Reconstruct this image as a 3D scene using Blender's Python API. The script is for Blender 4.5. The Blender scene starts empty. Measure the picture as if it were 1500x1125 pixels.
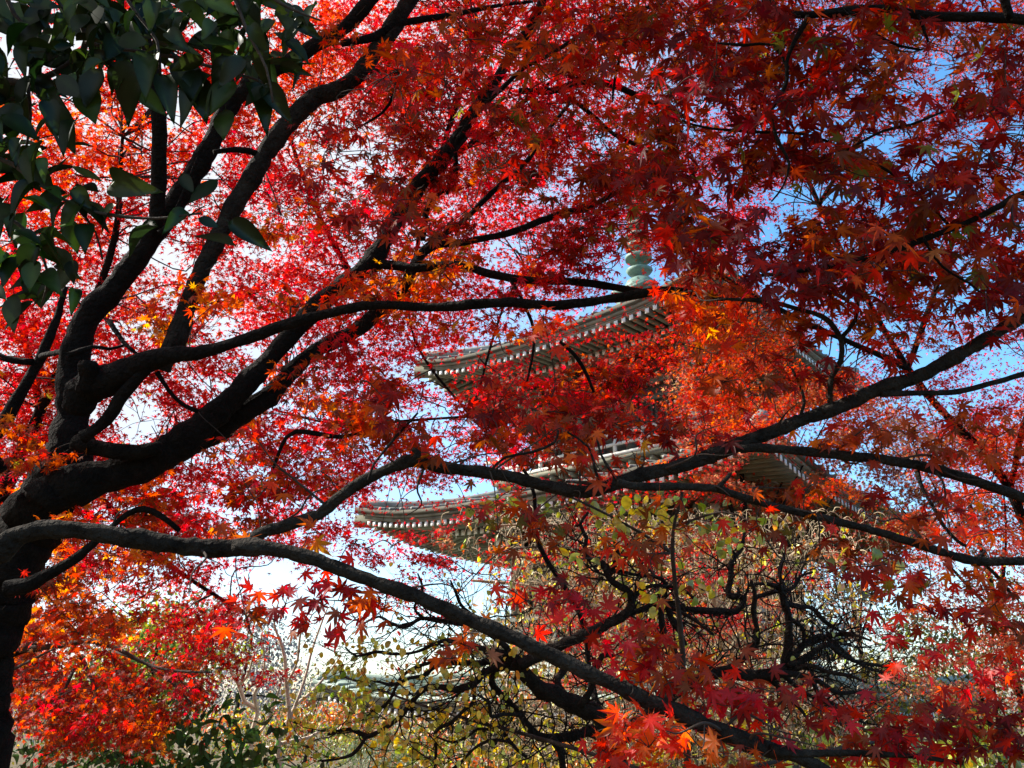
import bpy, math, random
import numpy as np
from mathutils import Vector, Matrix

rng = np.random.default_rng(7)
random.seed(7)
C = bpy.context.scene.collection
R = math.radians
SC = bpy.context.scene

# ------------------------------------------------------------------ camera
EYE = np.array([0.0, 0.0, 1.6])
PITCH = R(21.3)
F = 1224.0                      # focal length in pixels of the 1500 px wide photograph
FWD = np.array([0, math.cos(PITCH), math.sin(PITCH)])
UPV = np.array([0, -math.sin(PITCH), math.cos(PITCH)])
RGT = np.array([1.0, 0, 0])
cam = bpy.data.cameras.new("camera")
cam.sensor_width = 36.0
cam.lens = F / 1500 * 36.0
cam.clip_start = 0.05
cam.clip_end = 2000
camo = bpy.data.objects.new("camera", cam)
camo.location = EYE
camo.rotation_euler = (math.pi / 2 + PITCH, 0, 0)
C.objects.link(camo)
SC.camera = camo

# ------------------------------------------------------------------ light
SUN_AZ, SUN_EL = R(-82), R(42)          # azimuth clockwise from the view direction
SKY_STRENGTH, SUN_STRENGTH, EXPOSURE = 0.15, 5.0, 1.38
w = bpy.data.worlds.new("World")
SC.world = w
w.use_nodes = True
nt = w.node_tree
nt.nodes.clear()
out = nt.nodes.new("ShaderNodeOutputWorld")
bg = nt.nodes.new("ShaderNodeBackground")
sky = nt.nodes.new("ShaderNodeTexSky")
sky.sky_type = 'NISHITA'
sky.sun_disc = False
sky.sun_elevation = SUN_EL
sky.sun_rotation = SUN_AZ
sky.air_density = 1.0
sky.dust_density = 1.8
sky.ozone_density = 2.0
bg.inputs[1].default_value = SKY_STRENGTH
hsv = nt.nodes.new("ShaderNodeHueSaturation")
hsv.inputs['Saturation'].default_value = 1.3
hsv.inputs['Hue'].default_value = 0.492
nt.links.new(sky.outputs[0], hsv.inputs['Color'])
nt.links.new(bg.outputs[0], out.inputs[0])
sdir = Vector((math.sin(SUN_AZ) * math.cos(SUN_EL), math.cos(SUN_AZ) * math.cos(SUN_EL), math.sin(SUN_EL)))
# bright milky air round the sun: the sky pales towards it
tcw = nt.nodes.new("ShaderNodeTexCoord")
dt = nt.nodes.new("ShaderNodeVectorMath")
dt.operation = 'DOT_PRODUCT'
dt.inputs[1].default_value = sdir
nt.links.new(tcw.outputs['Generated'], dt.inputs[0])
mrw = nt.nodes.new("ShaderNodeMapRange")
mrw.interpolation_type = 'SMOOTHSTEP'
mrw.inputs[1].default_value = 0.22
mrw.inputs[2].default_value = 0.69
nt.links.new(dt.outputs['Value'], mrw.inputs[0])
mxw = nt.nodes.new("ShaderNodeMix")
mxw.data_type = 'RGBA'
nt.links.new(mrw.outputs[0], mxw.inputs[0])
nt.links.new(hsv.outputs[0], mxw.inputs[6])
mxw.inputs[7].default_value = (2.45, 2.6, 2.8, 1)
nt.links.new(mxw.outputs[2], bg.inputs[0])
sl = bpy.data.lights.new("sun", 'SUN')
sl.energy = SUN_STRENGTH
sl.angle = R(0.5)
sl.color = (1.0, 0.94, 0.84)
so = bpy.data.objects.new("sun", sl)
so.rotation_euler = sdir.to_track_quat('Z', 'Y').to_euler()
so.location = sdir * 40
C.objects.link(so)
SC.view_settings.view_transform = 'Standard'
SC.view_settings.look = 'None'
SC.view_settings.gamma = 1.0
SC.view_settings.exposure = EXPOSURE
SC.render.engine = 'CYCLES'
SC.cycles.max_bounces = 6
SC.cycles.diffuse_bounces = 3
SC.cycles.glossy_bounces = 2
SC.cycles.transmission_bounces = 5
SC.cycles.sample_clamp_indirect = 6.0


# ------------------------------------------------------------------ helpers
def P(x, y, d):
    """a pixel of the photograph at forward distance d (metres) as a world point"""
    return EYE + d * (FWD + RGT * ((x - 750) / F) + UPV * ((562.5 - y) / F))


def PA(x, y, d):
    x, y, d = (np.asarray(v, float) for v in (x, y, d))
    return EYE + d[..., None] * (FWD + RGT * ((x - 750) / F)[..., None] + UPV * ((562.5 - y) / F)[..., None])


def proj(p):
    q = p - EYE
    d = q @ FWD
    return 750 + F * (q @ RGT) / d, 562.5 - F * (q @ UPV) / d, d


def ground_z(x, y):
    x, y = np.asarray(x, float), np.asarray(y, float)
    g = -2.75 * np.clip((y - 3) / 14, 0, 1) ** 1.3
    return g + 0.10 * np.sin(x * 0.55 + 1) * np.cos(y * 0.43)


def tagthing(o, label, cat, group=None):
    o['label'] = label
    o['category'] = cat
    if group:
        o['group'] = group
    return o


def empty(name, loc, label=None, cat=None, group=None, rz=0):
    o = bpy.data.objects.new(name, None)
    C.objects.link(o)
    o.location = loc
    o.rotation_euler = (0, 0, rz)
    o.empty_display_size = 0.2
    if label:
        tagthing(o, label, cat, group)
    return o


def world_of(o):
    m = Matrix.Translation(o.location) @ o.rotation_euler.to_matrix().to_4x4()
    if o.parent:
        m = world_of(o.parent) @ m
    return m


def mesh_obj(name, verts, loops, lstart, mat, parent=None, col=None, smooth=True, local=False):
    """one mesh object from flat arrays; world coordinates unless local"""
    verts = np.asarray(verts, np.float64).reshape(-1, 3)
    if parent is not None and not local:
        mi = np.array(world_of(parent).inverted())
        verts = verts @ mi[:3, :3].T + mi[:3, 3]
    me = bpy.data.meshes.new(name)
    me.vertices.add(len(verts))
    me.vertices.foreach_set('co', verts.astype(np.float32).ravel())
    me.loops.add(len(loops))
    me.loops.foreach_set('vertex_index', np.asarray(loops, np.int32))
    me.polygons.add(len(lstart))
    me.polygons.foreach_set('loop_start', np.asarray(lstart, np.int32))
    if smooth:
        me.polygons.foreach_set('use_smooth', np.ones(len(lstart), bool))
    if col is not None:
        a = me.color_attributes.new('Col', 'FLOAT_COLOR', 'POINT')
        c4 = np.ones((len(verts), 4), np.float32)
        c4[:, :3] = col
        a.data.foreach_set('color', c4.ravel())
    me.materials.append(mat)
    me.update(calc_edges=True)
    o = bpy.data.objects.new(name, me)
    C.objects.link(o)
    if parent is not None:
        o.parent = parent
    return o


class MB:
    """collects quads and triangles"""
    def __init__(s):
        s.v, s.f, s.n = [], [], 0

    def add(s, verts, faces):
        verts = np.asarray(verts, float).reshape(-1, 3)
        s.v.append(verts)
        s.f += [tuple(i + s.n for i in f) for f in faces]
        s.n += len(verts)

    def box(s, c, h, ux=(1, 0, 0), uy=(0, 1, 0), uz=(0, 0, 1)):
        c, ux, uy, uz = (np.asarray(k, float) for k in (c, ux, uy, uz))
        v = [c + ux * h[0] * i + uy * h[1] * j + uz * h[2] * k for k in (-1, 1) for j in (-1, 1) for i in (-1, 1)]
        s.add(v, [(0, 2, 3, 1), (4, 5, 7, 6), (0, 1, 5, 4), (2, 6, 7, 3), (0, 4, 6, 2), (1, 3, 7, 5)])

    def bar(s, a, b, hw, hh):
        """rectangular bar from a to b, hw half width, hh half height"""
        a, b = np.asarray(a, float), np.asarray(b, float)
        t = b - a
        L = np.linalg.norm(t)
        t /= L
        side = np.cross(t, [0, 0, 1.0])
        n = np.linalg.norm(side)
        side = np.array([1.0, 0, 0]) if n < 1e-6 else side / n
        up = np.cross(side, t)
        s.box((a + b) / 2, (L / 2, hw, hh), t, side, up)

    def lathe(s, c, prof, seg=20):
        c = np.asarray(c, float)
        n = len(prof)
        v = [c + np.array([r * math.cos(2 * math.pi * k / seg), r * math.sin(2 * math.pi * k / seg), z]) for (r, z) in prof for k in range(seg)]
        f = [(i * seg + k, i * seg + (k + 1) % seg, (i + 1) * seg + (k + 1) % seg, (i + 1) * seg + k) for i in range(n - 1) for k in range(seg)]
        f.append(tuple(range(seg))[::-1])
        f.append(tuple((n - 1) * seg + k for k in range(seg)))
        s.add(v, f)

    def tube(s, pts, rad, sides=8, cap=True):
        pts = np.asarray(pts, float)
        rad = np.asarray(rad, float)
        v = tube_verts(pts, rad, sides)
        n = len(pts)
        f = []
        for i in range(n - 1):
            for k in range(sides):
                k2 = (k + 1) % sides
                f.append((i * sides + k, i * sides + k2, (i + 1) * sides + k2, (i + 1) * sides + k))
        if cap:
            f.append(tuple(range(sides))[::-1])
            f.append(tuple((n - 1) * sides + k for k in range(sides)))
        s.add(v, f)

    def build(s, name, mat, parent=None, local=False, smooth=False, col=None):
        v = np.concatenate(s.v)
        loops = [i for f in s.f for i in f]
        ls = np.concatenate([[0], np.cumsum([len(f) for f in s.f])[:-1]])
        return mesh_obj(name, v, loops, ls, mat, parent, col, smooth, local)


def tube_verts(pts, rad, sides, bumpy=0.0):
    n = len(pts)
    t = np.gradient(pts, axis=0)
    t /= np.linalg.norm(t, axis=1)[:, None] + 1e-9
    ref = np.array([0.3, 1.0, 0.15])
    if abs(t[0] @ ref) > 0.9 * np.linalg.norm(ref):
        ref = np.array([1.0, 0.1, 0.3])
    u = np.cross(t[0], ref)
    u /= np.linalg.norm(u)
    out = np.zeros((n, sides, 3))
    ang = np.arange(sides) * 2 * math.pi / sides
    ph = rng.uniform(0, 6, 8)
    for i in range(n):
        u = u - t[i] * (u @ t[i])
        u /= np.linalg.norm(u) + 1e-9
        b = np.cross(t[i], u)
        r = rad[i]
        if bumpy:
            r = rad[i] * (1 + bumpy * (np.sin(ang * 2 + ph[0] + i * .5) * .5 + np.sin(ang * 3 + ph[1] - i * .83) * .5 + np.sin(ang + ph[2] + i * 1.7) * .5 + rng.normal(0, .35, sides)))
        out[i] = pts[i] + (np.cos(ang) * r)[:, None] * u + (np.sin(ang) * r)[:, None] * b
    return out.reshape(-1, 3)


def catmull(pts, step=None, n=None):
    pts = np.asarray(pts, float)
    if len(pts) < 3:
        k = n or 6
        return pts[0] + (pts[-1] - pts[0]) * np.linspace(0, 1, k)[:, None]
    ext = np.vstack([2 * pts[0] - pts[1], pts, 2 * pts[-1] - pts[-2]])
    res = []
    for i in range(1, len(ext) - 2):
        p0, p1, p2, p3 = ext[i - 1:i + 3]
        L = np.linalg.norm((p2 - p1)[:3])
        k = max(2, int(L / step)) if step else (n or 6)
        for u in np.linspace(0, 1, k, endpoint=False):
            res.append(0.5 * (2 * p1 + (p2 - p0) * u + (2 * p0 - 5 * p1 + 4 * p2 - p3) * u * u + (3 * p1 - p0 - 3 * p2 + p3) * u ** 3))
    res.append(pts[-1])
    return np.array(res)


# ------------------------------------------------------------------ materials
def new_mat(name):
    m = bpy.data.materials.new(name)
    m.use_nodes = True
    n = m.node_tree.nodes
    n.clear()
    return m, n, m.node_tree.links


def leaf_mat(name, transl=0.5, gloss=0.06, rough=0.35, tboost=1.0, dval=1.0):
    m, n, l = new_mat(name)
    o = n.new('ShaderNodeOutputMaterial')
    at = n.new('ShaderNodeAttribute')
    at.attribute_name = 'Col'
    tc = n.new('ShaderNodeTexCoord')
    no = n.new('ShaderNodeTexNoise')
    no.inputs['Scale'].default_value = 38
    no.inputs['Detail'].default_value = 2
    l.new(tc.outputs['Object'], no.inputs['Vector'])
    hs = n.new('ShaderNodeHueSaturation')
    mr = n.new('ShaderNodeMapRange')
    mr.inputs[1].default_value = 0.25
    mr.inputs[2].default_value = 0.75
    mr.inputs[3].default_value = 0.72
    mr.inputs[4].default_value = 1.25
    l.new(no.outputs[0], mr.inputs[0])
    l.new(mr.outputs[0], hs.inputs['Value'])
    l.new(at.outputs['Color'], hs.inputs['Color'])
    d = n.new('ShaderNodeBsdfDiffuse')
    t = n.new('ShaderNodeBsdfTranslucent')
    hs2 = n.new('ShaderNodeHueSaturation')
    hs2.inputs['Saturation'].default_value = 1.1
    hs2.inputs['Value'].default_value = tboost
    hs3 = n.new('ShaderNodeHueSaturation')
    hs3.inputs['Value'].default_value = dval
    l.new(hs.outputs[0], hs3.inputs['Color'])
    l.new(hs3.outputs[0], d.inputs['Color'])
    l.new(hs.outputs[0], hs2.inputs['Color'])
    l.new(hs2.outputs[0], t.inputs['Color'])
    mx = n.new('ShaderNodeMixShader')
    mx.inputs[0].default_value = transl
    l.new(d.outputs[0], mx.inputs[1])
    l.new(t.outputs[0], mx.inputs[2])
    g = n.new('ShaderNodeBsdfGlossy')
    g.inputs['Roughness'].default_value = rough
    g.inputs['Color'].default_value = (1, 1, 1, 1)
    m2 = n.new('ShaderNodeMixShader')
    m2.inputs[0].default_value = gloss
    l.new(mx.outputs[0], m2.inputs[1])
    l.new(g.outputs[0], m2.inputs[2])
    l.new(m2.outputs[0], o.inputs[0])
    return m


def rough_mat(name, c1, c2, scale=8, rough=0.9, bump=0.5, bscale=40, stretch=(1, 1, 1), c3=None, spec=0.25):
    """two-tone noisy surface with a bump"""
    m, n, l = new_mat(name)
    o = n.new('ShaderNodeOutputMaterial')
    b = n.new('ShaderNodeBsdfPrincipled')
    b.inputs['Roughness'].default_value = rough
    b.inputs['Specular IOR Level'].default_value = spec
    tc = n.new('ShaderNodeTexCoord')
    mp = n.new('ShaderNodeMapping')
    mp.inputs['Scale'].default_value = stretch
    l.new(tc.outputs['Object'], mp.inputs[0])
    no = n.new('ShaderNodeTexNoise')
    no.inputs['Scale'].default_value = scale
    no.inputs['Detail'].default_value = 9
    no.inputs['Roughness'].default_value = 0.78 if 'bark' in name else 0.65
    l.new(mp.outputs[0], no.inputs['Vector'])
    cr = n.new('ShaderNodeValToRGB')
    e = cr.color_ramp.elements
    e[0].position, e[0].color = 0.36, (*c1, 1)
    e[1].position, e[1].color = 0.66, (*c2, 1)
    if c3:
        k = e.new(0.8)
        k.color = (*c3, 1)
    l.new(no.outputs[0], cr.inputs[0])
    l.new(cr.outputs[0], b.inputs['Base Color'])
    n2 = n.new('ShaderNodeTexNoise')
    n2.inputs['Scale'].default_value = bscale
    n2.inputs['Detail'].default_value = 5
    l.new(mp.outputs[0], n2.inputs['Vector'])
    bp = n.new('ShaderNodeBump')
    bp.inputs['Strength'].default_value = bump
    bp.inputs['Distance'].default_value = 0.03
    l.new(n2.outputs[0], bp.inputs['Height'])
    l.new(bp.outputs[0], b.inputs['Normal'])
    l.new(b.outputs[0], o.inputs[0])
    return m


M_MAPLE = leaf_mat('maple_leaf', 0.60, 0.012, 0.45, 1.45, 0.42)
M_EVER = leaf_mat('evergreen_leaf', 0.25, 0.014, 0.35, 1.0, 0.6)
M_SOFT = leaf_mat('soft_leaf', 0.5, 0.05, 0.4)
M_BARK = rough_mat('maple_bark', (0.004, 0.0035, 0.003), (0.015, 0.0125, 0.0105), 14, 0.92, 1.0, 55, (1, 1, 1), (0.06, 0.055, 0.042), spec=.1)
M_BARK2 = rough_mat('sunlit_bark', (0.007, 0.006, 0.005), (0.038, 0.033, 0.027), 13, 0.92, 1.0, 70, (1, 1, 1), (0.22, 0.20, 0.15), spec=.1)  # bark lightened and patched to stand in for sun on the limbs
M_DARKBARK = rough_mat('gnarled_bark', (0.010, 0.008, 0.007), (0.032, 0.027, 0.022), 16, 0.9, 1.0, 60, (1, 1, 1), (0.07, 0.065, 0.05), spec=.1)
M_PALE = rough_mat('pale_bark', (0.42, 0.36, 0.28), (0.62, 0.55, 0.45), 10, 0.85, 0.4, 40)
M_TAN = rough_mat('tan_twig', (0.20, 0.16, 0.10), (0.42, 0.35, 0.24), 6, 0.85, 0.2, 40)
M_TWIG = rough_mat('twig_bark', (0.020, 0.014, 0.012), (0.06, 0.045, 0.035), 10, 0.9, 0.3, 50)
M_WOOD = rough_mat('weathered_wood', (0.095, 0.095, 0.070), (0.19, 0.185, 0.135), 3.5, 0.85, 0.3, 26, (1, 1, 6))
M_WOODD = rough_mat('dark_wood', (0.06, 0.056, 0.042), (0.11, 0.10, 0.078), 3.5, 0.85, 0.3, 26, (1, 1, 6))
M_FASC = rough_mat('pale_fascia', (0.14, 0.14, 0.115), (0.31, 0.305, 0.26), 2.4, 0.8, 0.2, 18)
M_RAIL = rough_mat('pale_rail', (0.44, 0.43, 0.39), (0.62, 0.61, 0.56), 4, 0.8, 0.2, 20)  # rails paler than the other woodwork
M_WHITE = rough_mat('white_paint', (0.72, 0.72, 0.70), (0.84, 0.84, 0.82), 5, 0.7, 0.1, 30)
M_COPPER = rough_mat('roof_copper', (0.22, 0.29, 0.25), (0.36, 0.43, 0.37), 2.2, 0.6, 0.3, 12)
M_BRONZE = rough_mat('spire_bronze', (0.07, 0.14, 0.12), (0.17, 0.26, 0.22), 6, 0.55, 0.2, 20)
M_TILE = rough_mat('roof_tile', (0.15, 0.15, 0.14), (0.27, 0.27, 0.25), 3, 0.75, 0.3, 16)
M_STONE = rough_mat('stone', (0.22, 0.21, 0.19), (0.36, 0.35, 0.32), 5, 0.9, 0.5, 20)
M_GROUND = rough_mat('leaf_litter', (0.05, 0.045, 0.025), (0.15, 0.10, 0.05), 3.0, 0.95, 1.0, 24, (1, 1, 1), (0.24, 0.12, 0.05))

RED = (0.64, 0.036, 0.024)
CRIM = (0.60, 0.034, 0.046)
SCAR = (0.72, 0.060, 0.020)
ORAN = (0.74, 0.150, 0.020)
AMBR = (0.72, 0.270, 0.030)
YELL = (0.72, 0.520, 0.040)
MARO = (0.25, 0.024, 0.020)
RUST = (0.38, 0.062, 0.020)
BRWN = (0.25, 0.068, 0.022)
PINK = (0.50, 0.130, 0.085)
TANL = (0.46, 0.260, 0.130)
GRNL = (0.24, 0.330, 0.040)
LIME = (0.46, 0.500, 0.060)
OLIV = (0.20, 0.190, 0.030)
GRND = (0.045, 0.095, 0.022)


def pal(*a):
    cols = np.array([c for c, k in a])
    ws = np.array([k for c, k in a], float)
    return cols, ws / ws.sum()


PAL = dict(
    bright=pal((RED, 4), (CRIM, 5), (SCAR, 2)),
    crimson=pal((CRIM, 5), (RED, 3), (MARO, 2)),
    scarlet=pal((SCAR, 5), (RED, 3), (ORAN, 3)),
    orange=pal((ORAN, 4), (SCAR, 3), (AMBR, 2), (RUST, 1)),
    rust=pal((RUST, 4), (RED, 2), (BRWN, 2), (ORAN, 1)),
    maroon=pal((MARO, 5), (RUST, 2), (RED, 2)),
    brown=pal((BRWN, 3), (RUST, 3), (OLIV, 1), (MARO, 1)),
    amber=pal((AMBR, 2), (ORAN, 4), (RUST, 3), (OLIV, 1)),
    wine=pal((MARO, 4), ((0.20, 0.020, 0.022), 4), (RED, 1)),
    pink=pal((PINK, 5), (TANL, 3), (RED, 1)),
    yellow=pal((YELL, 5), (LIME, 3), (AMBR, 1)),
    lime=pal((LIME, 4), (GRNL, 4), (YELL, 2)),
    green=pal(((0.018, 0.033, 0.007), 4), ((0.012, 0.024, 0.006), 3), ((0.034, 0.062, 0.010), 1)),
    litgreen=pal(((0.06, 0.12, 0.015), 2), ((0.03, 0.065, 0.012), 4)),
    shrub=pal((GRND, 4), ((0.09, 0.17, 0.04), 3), ((0.05, 0.11, 0.03), 2)),
    pine=pal(((0.07, 0.14, 0.06), 3), ((0.10, 0.19, 0.07), 3)),
    olive=pal((OLIV, 3), (TANL, 2), ((0.13, 0.15, 0.04), 3), (YELL, 1)),
    haze=pal(((0.15, 0.17, 0.19), 3), ((0.22, 0.22, 0.22), 2), ((0.25, 0.20, 0.16), 1)),  # air haze put into the leaf colour
)


# ------------------------------------------------------------------ leaf templates
def star(angles, lens, valley, width, detailed):
    out = []
    n = len(angles)
    for i in range(n):
        a, L = R(angles[i]), lens[i]
        if detailed:
            for sgn, rr in ((-1, 0.52),):
                da = math.atan2(width * L, rr * L)
                out.append((a - da, math.hypot(width * L, rr * L)))
            out.append((a, L))
            da = math.atan2(width * L, 0.52 * L)
            out.append((a + da, math.hypot(width * L, 0.52 * L)))
        else:
            out.append((a, L))
        if i < n - 1:
            out.append(((a + R(angles[i + 1])) / 2, valley * min(L, lens[i + 1]) + 0.05))
    v = [(0, 0, 0)]
    for a, r in out:
        v.append((math.sin(a) * r, math.cos(a) * r, -0.20 * r * r))
    v.append((0.0, -0.10, 0.0))
    k = len(v)
    f = [(0, i + 1, i) for i in range(1, k - 1)] + [(0, 1, k - 1)]
    return v, f


def leaf_maple_near():
    v, f = star([-128, -82, -40, 0, 40, 82, 128], [.40, .74, .94, 1, .94, .74, .40], .30, .135, True)
    k = len(v)
    v += [(-0.014, 0, 0), (0.014, 0, 0), (0.012, -.85, -.10), (-0.012, -.85, -.10)]
    f += [(k, k + 1, k + 2), (k, k + 2, k + 3)]
    return np.array(v), np.array(f)


def leaf_maple_far():
    v, f = star([-112, -55, 0, 55, 112], [.62, .95, 1, .95, .62], .30, .15, False)
    return np.array(v), np.array(f)


def leaf_oval(wd=0.30, n=9, tip=0.06):
    left, right = [], []
    for i in range(n + 1):
        u = i / n
        r = wd * math.sin(math.pi * u ** 0.85) ** 0.85 * (1 - 0.12 * u)
        y = u * 1.0
        if i == n:
            y += tip
        z = -0.18 * u * u
        left.append((-r, y, z + 0.25 * r))
        right.append((r, y, z + 0.25 * r))
    mid = [(0, p[1], p[2] - 0.25 * abs(p[0])) for p in left]
    v = left + mid + right
    m = n + 1
    f = []
    for i in range(n):
        f += [(i, i + m, i + 1 + m), (i, i + 1 + m, i + 1), (i + m, i + 2 * m, i + 1 + 2 * m), (i + m, i + 1 + 2 * m, i + 1 + m)]
    k = len(v)
    v += [(-.012, 0, 0), (.012, 0, 0), (.012, -.18, .02), (-.012, -.18, .02)]
    f += [(k, k + 1, k + 2), (k, k + 2, k + 3)]
    return np.array(v), np.array(f)


def leaf_round():
    a = np.linspace(0, 2 * math.pi, 11)[:-1]
    v = [(0, .45, 0)] + [(.42 * math.sin(t), .5 - .5 * math.cos(t) + (.10 if abs(t - math.pi) < .1 else 0), -.10 * math.cos(t) ** 2) for t in a]
    f = [(0, i + 1, (i + 1) % 10 + 1) for i in range(10)]
    return np.array(v), np.array(f)


def leaf_small():
    v = np.array([(0, 0, 0), (.28, .45, .05), (0, 1, -.1), (-.28, .45, .05)])
    return v, np.array([(0, 1, 2), (0, 2, 3)])


T_NEAR, T_FAR, T_OVAL, T_ROUND, T_SMALL = leaf_maple_near(), leaf_maple_far(), leaf_oval(.29, 9, .07), leaf_round(), leaf_small()
T_NEEDLE = (np.array([(-.03, 0, 0), (.03, 0, 0), (0, 1, -.05)]), np.array([(0, 1, 2)]))


def unit(a):
    return a / (np.linalg.norm(a, axis=-1, keepdims=True) + 1e-9)


class Leaves:
    """gathers leaf positions, then makes one mesh"""
    def __init__(s):
        s.pos, s.nrm, s.tip, s.size, s.col = [], [], [], [], []

    def add(s, pos, nrm, tip, size, col):
        s.pos.append(pos); s.nrm.append(nrm); s.tip.append(tip); s.size.append(size); s.col.append(col)

    def count(s):
        return sum(len(p) for p in s.pos)

    def build(s, name, tmpl, mat, parent, label=None):
        if not s.pos:
            return None
        pos, nrm, tip, size, col = (np.concatenate(a) for a in (s.pos, s.nrm, s.tip, s.size, s.col))
        V, Fc = tmpl
        mult = np.where(np.abs(V[:, 0]) < 1e-6, 1.45, 0.92) if tmpl is T_OVAL else (np.where(np.hypot(V[:, 0], V[:, 1]) < .2, 1.3, 1.0) if tmpl is T_NEAR else np.ones(len(V)))
        n, k = len(pos), len(V)
        Z = unit(nrm)
        Y = unit(tip - Z * np.sum(tip * Z, -1, keepdims=True))
        X = np.cross(Y, Z)
        curl = rng.uniform(-0.3, 3.6, n)
        Vz = V[None, :, 2] * curl[:, None] + 0.26 * rng.normal(.4, 1, (n, 1)) * np.abs(V[None, :, 0])
        wx = rng.uniform(0.82, 1.1, n)
        verts = pos[:, None] + size[:, None, None] * (V[None, :, 0:1] * (X * wx[:, None])[:, None] + V[None, :, 1:2] * Y[:, None] + Vz[:, :, None] * Z[:, None])
        faces = (Fc[None] + (np.arange(n) * k)[:, None, None]).reshape(-1)
        o = mesh_obj(name, verts.reshape(-1, 3), faces, np.arange(0, len(faces), 3), mat, parent, (col[:, None] * mult[None, :, None]).reshape(-1, 3), smooth=False)
        if label:
            o['label'] = label
        return o


def pick(palette, n, spread=0.22):
    cols, ws = PAL[palette] if isinstance(palette, str) else palette
    c = cols[rng.choice(len(cols), n, p=ws)]
    c = c * np.exp(rng.normal(0, spread, (n, 1))) * np.exp(rng.normal(0, spread * .35, (n, 3)))
    return np.clip(c, 0.004, 0.85)


def leaf_normals(n, up=0.7, cam_=0.45, rnd=0.6):
    return unit(np.array([0, 0, up]) + np.array([0, -cam_, 0]) + rng.normal(0, rnd, (n, 3)))


def leaf_tips(n, down=0.8, rnd=0.7):
    return unit(np.array([0, 0, -down]) + rng.normal(0, rnd, (n, 3)))


# places where the sky, or the pagoda, shows through the leaves: (x, y, rx, ry, strength)
HOLES = [
    (258, 165, 26, 34, .97), (225, 150, 18, 14, .8), (308, 245, 22, 66, .9), (385, 372, 56, 18, .7), (430, 312, 40, 26, .5),
    (325, 470, 30, 22, .85), (372, 515, 16, 12, .8), (205, 615, 46, 46, .98), (338, 655, 24, 12, .8), (60, 815, 26, 20, .95),
    (395, 848, 54, 40, .95), (475, 905, 100, 70, .99), (565, 950, 90, 75, .98), (660, 660, 30, 22, .85), (620, 725, 60, 12, .9), (700, 717, 46, 10, .85),
    (730, 462, 44, 16, .7), (640, 520, 26, 16, .4), (885, 205, 26, 18, .9), (915, 390, 36, 26, .93), (935, 330, 10, 20, .25),
    (745, 355, 42, 16, .85), (1205, 285, 60, 22, .85), (1150, 290, 34, 18, .8), (1295, 210, 36, 18, .9), (1345, 525, 34, 22, .93),
    (1165, 95, 20, 26, .6), (1385, 100, 24, 22, .8), (1490, 195, 16, 26, .85), (1300, 300, 20, 18, .8), (1390, 290, 20, 18, .85), (1130, 340, 26, 12, .8),
    (1210, 515, 26, 26, .75), (1450, 535, 34, 22, .6), (1480, 350, 14, 20, .6), (805, 120, 12, 10, .8), (730, 60, 16, 26, .6),
    (485, 285, 18, 20, .6), (545, 330, 16, 14, .6), (430, 15, 10, 14, .7), (1085, 130, 16, 18, .6), (1020, 90, 12, 14, .6), (1255, 120, 14, 12, .6), (1310, 40, 12, 10, .5),
    (1140, 440, 30, 10, .6), (1075, 400, 16, 10, .6), (100, 610, 12, 14, .6), (18, 700, 14, 18, .7), (275, 310, 14, 18, .6), (205, 105, 20, 18, .6), (85, 22, 14, 12, .7),
    (1040, 45, 14, 12, .62), (1215, 60, 16, 12, .62), (1290, 80, 14, 14, .62), (1330, 130, 18, 14, .62), (1440, 130, 16, 14, .62), (1240, 175, 16, 12, .62), (1080, 250, 18, 12, .62), (1010, 200, 14, 12, .62), (1430, 220, 16, 12, .62), (1350, 250, 18, 12, .62), (1250, 350, 20, 10, .55), (1420, 380, 18, 12, .55), (1370, 330, 16, 12, .55), (1030, 320, 14, 10, .55), (1480, 60, 14, 14, .55), (1390, 55, 12, 10, .55), (1160, 440, 30, 8, .55), (1280, 440, 18, 14, .55), (1440, 480, 20, 10, .55), (980, 60, 10, 10, .55), (900, 40, 10, 10, .55), (660, 130, 12, 10, .6), (500, 250, 14, 10, .6),
    # pagoda
    (668, 552, 64, 30, .90), (745, 508, 40, 22, .8), (705, 520, 50, 16, .85), (935, 460, 66, 36, .93), (960, 412, 30, 26, .9), (640, 610, 34, 30, .8), (860, 500, 30, 20, .55),
    (965, 575, 34, 40, .82), (900, 665, 90, 16, .85), (800, 690, 46, 14, .9), (604, 760, 84, 24, .95), (932, 388, 12, 24, .6),
]
HX, HY, HRX, HRY, HS = (np.array(a, float) for a in zip(*HOLES))


def keep_mask(x, y, extra=1.0, noise=0.28):
    """which of the leaves at these pixels stay"""
    n = len(x)
    keep = np.ones(n)
    wob = 1 + noise * rng.normal(0, 1, n)
    for i in range(len(HX)):
        r = np.hypot((x - HX[i]) / HRX[i], (y - HY[i]) / HRY[i]) * wob
        keep *= 1 - HS[i] * extra * np.clip((1.12 - r) / 0.3, 0, 1)
    return rng.random(n) < keep


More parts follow.
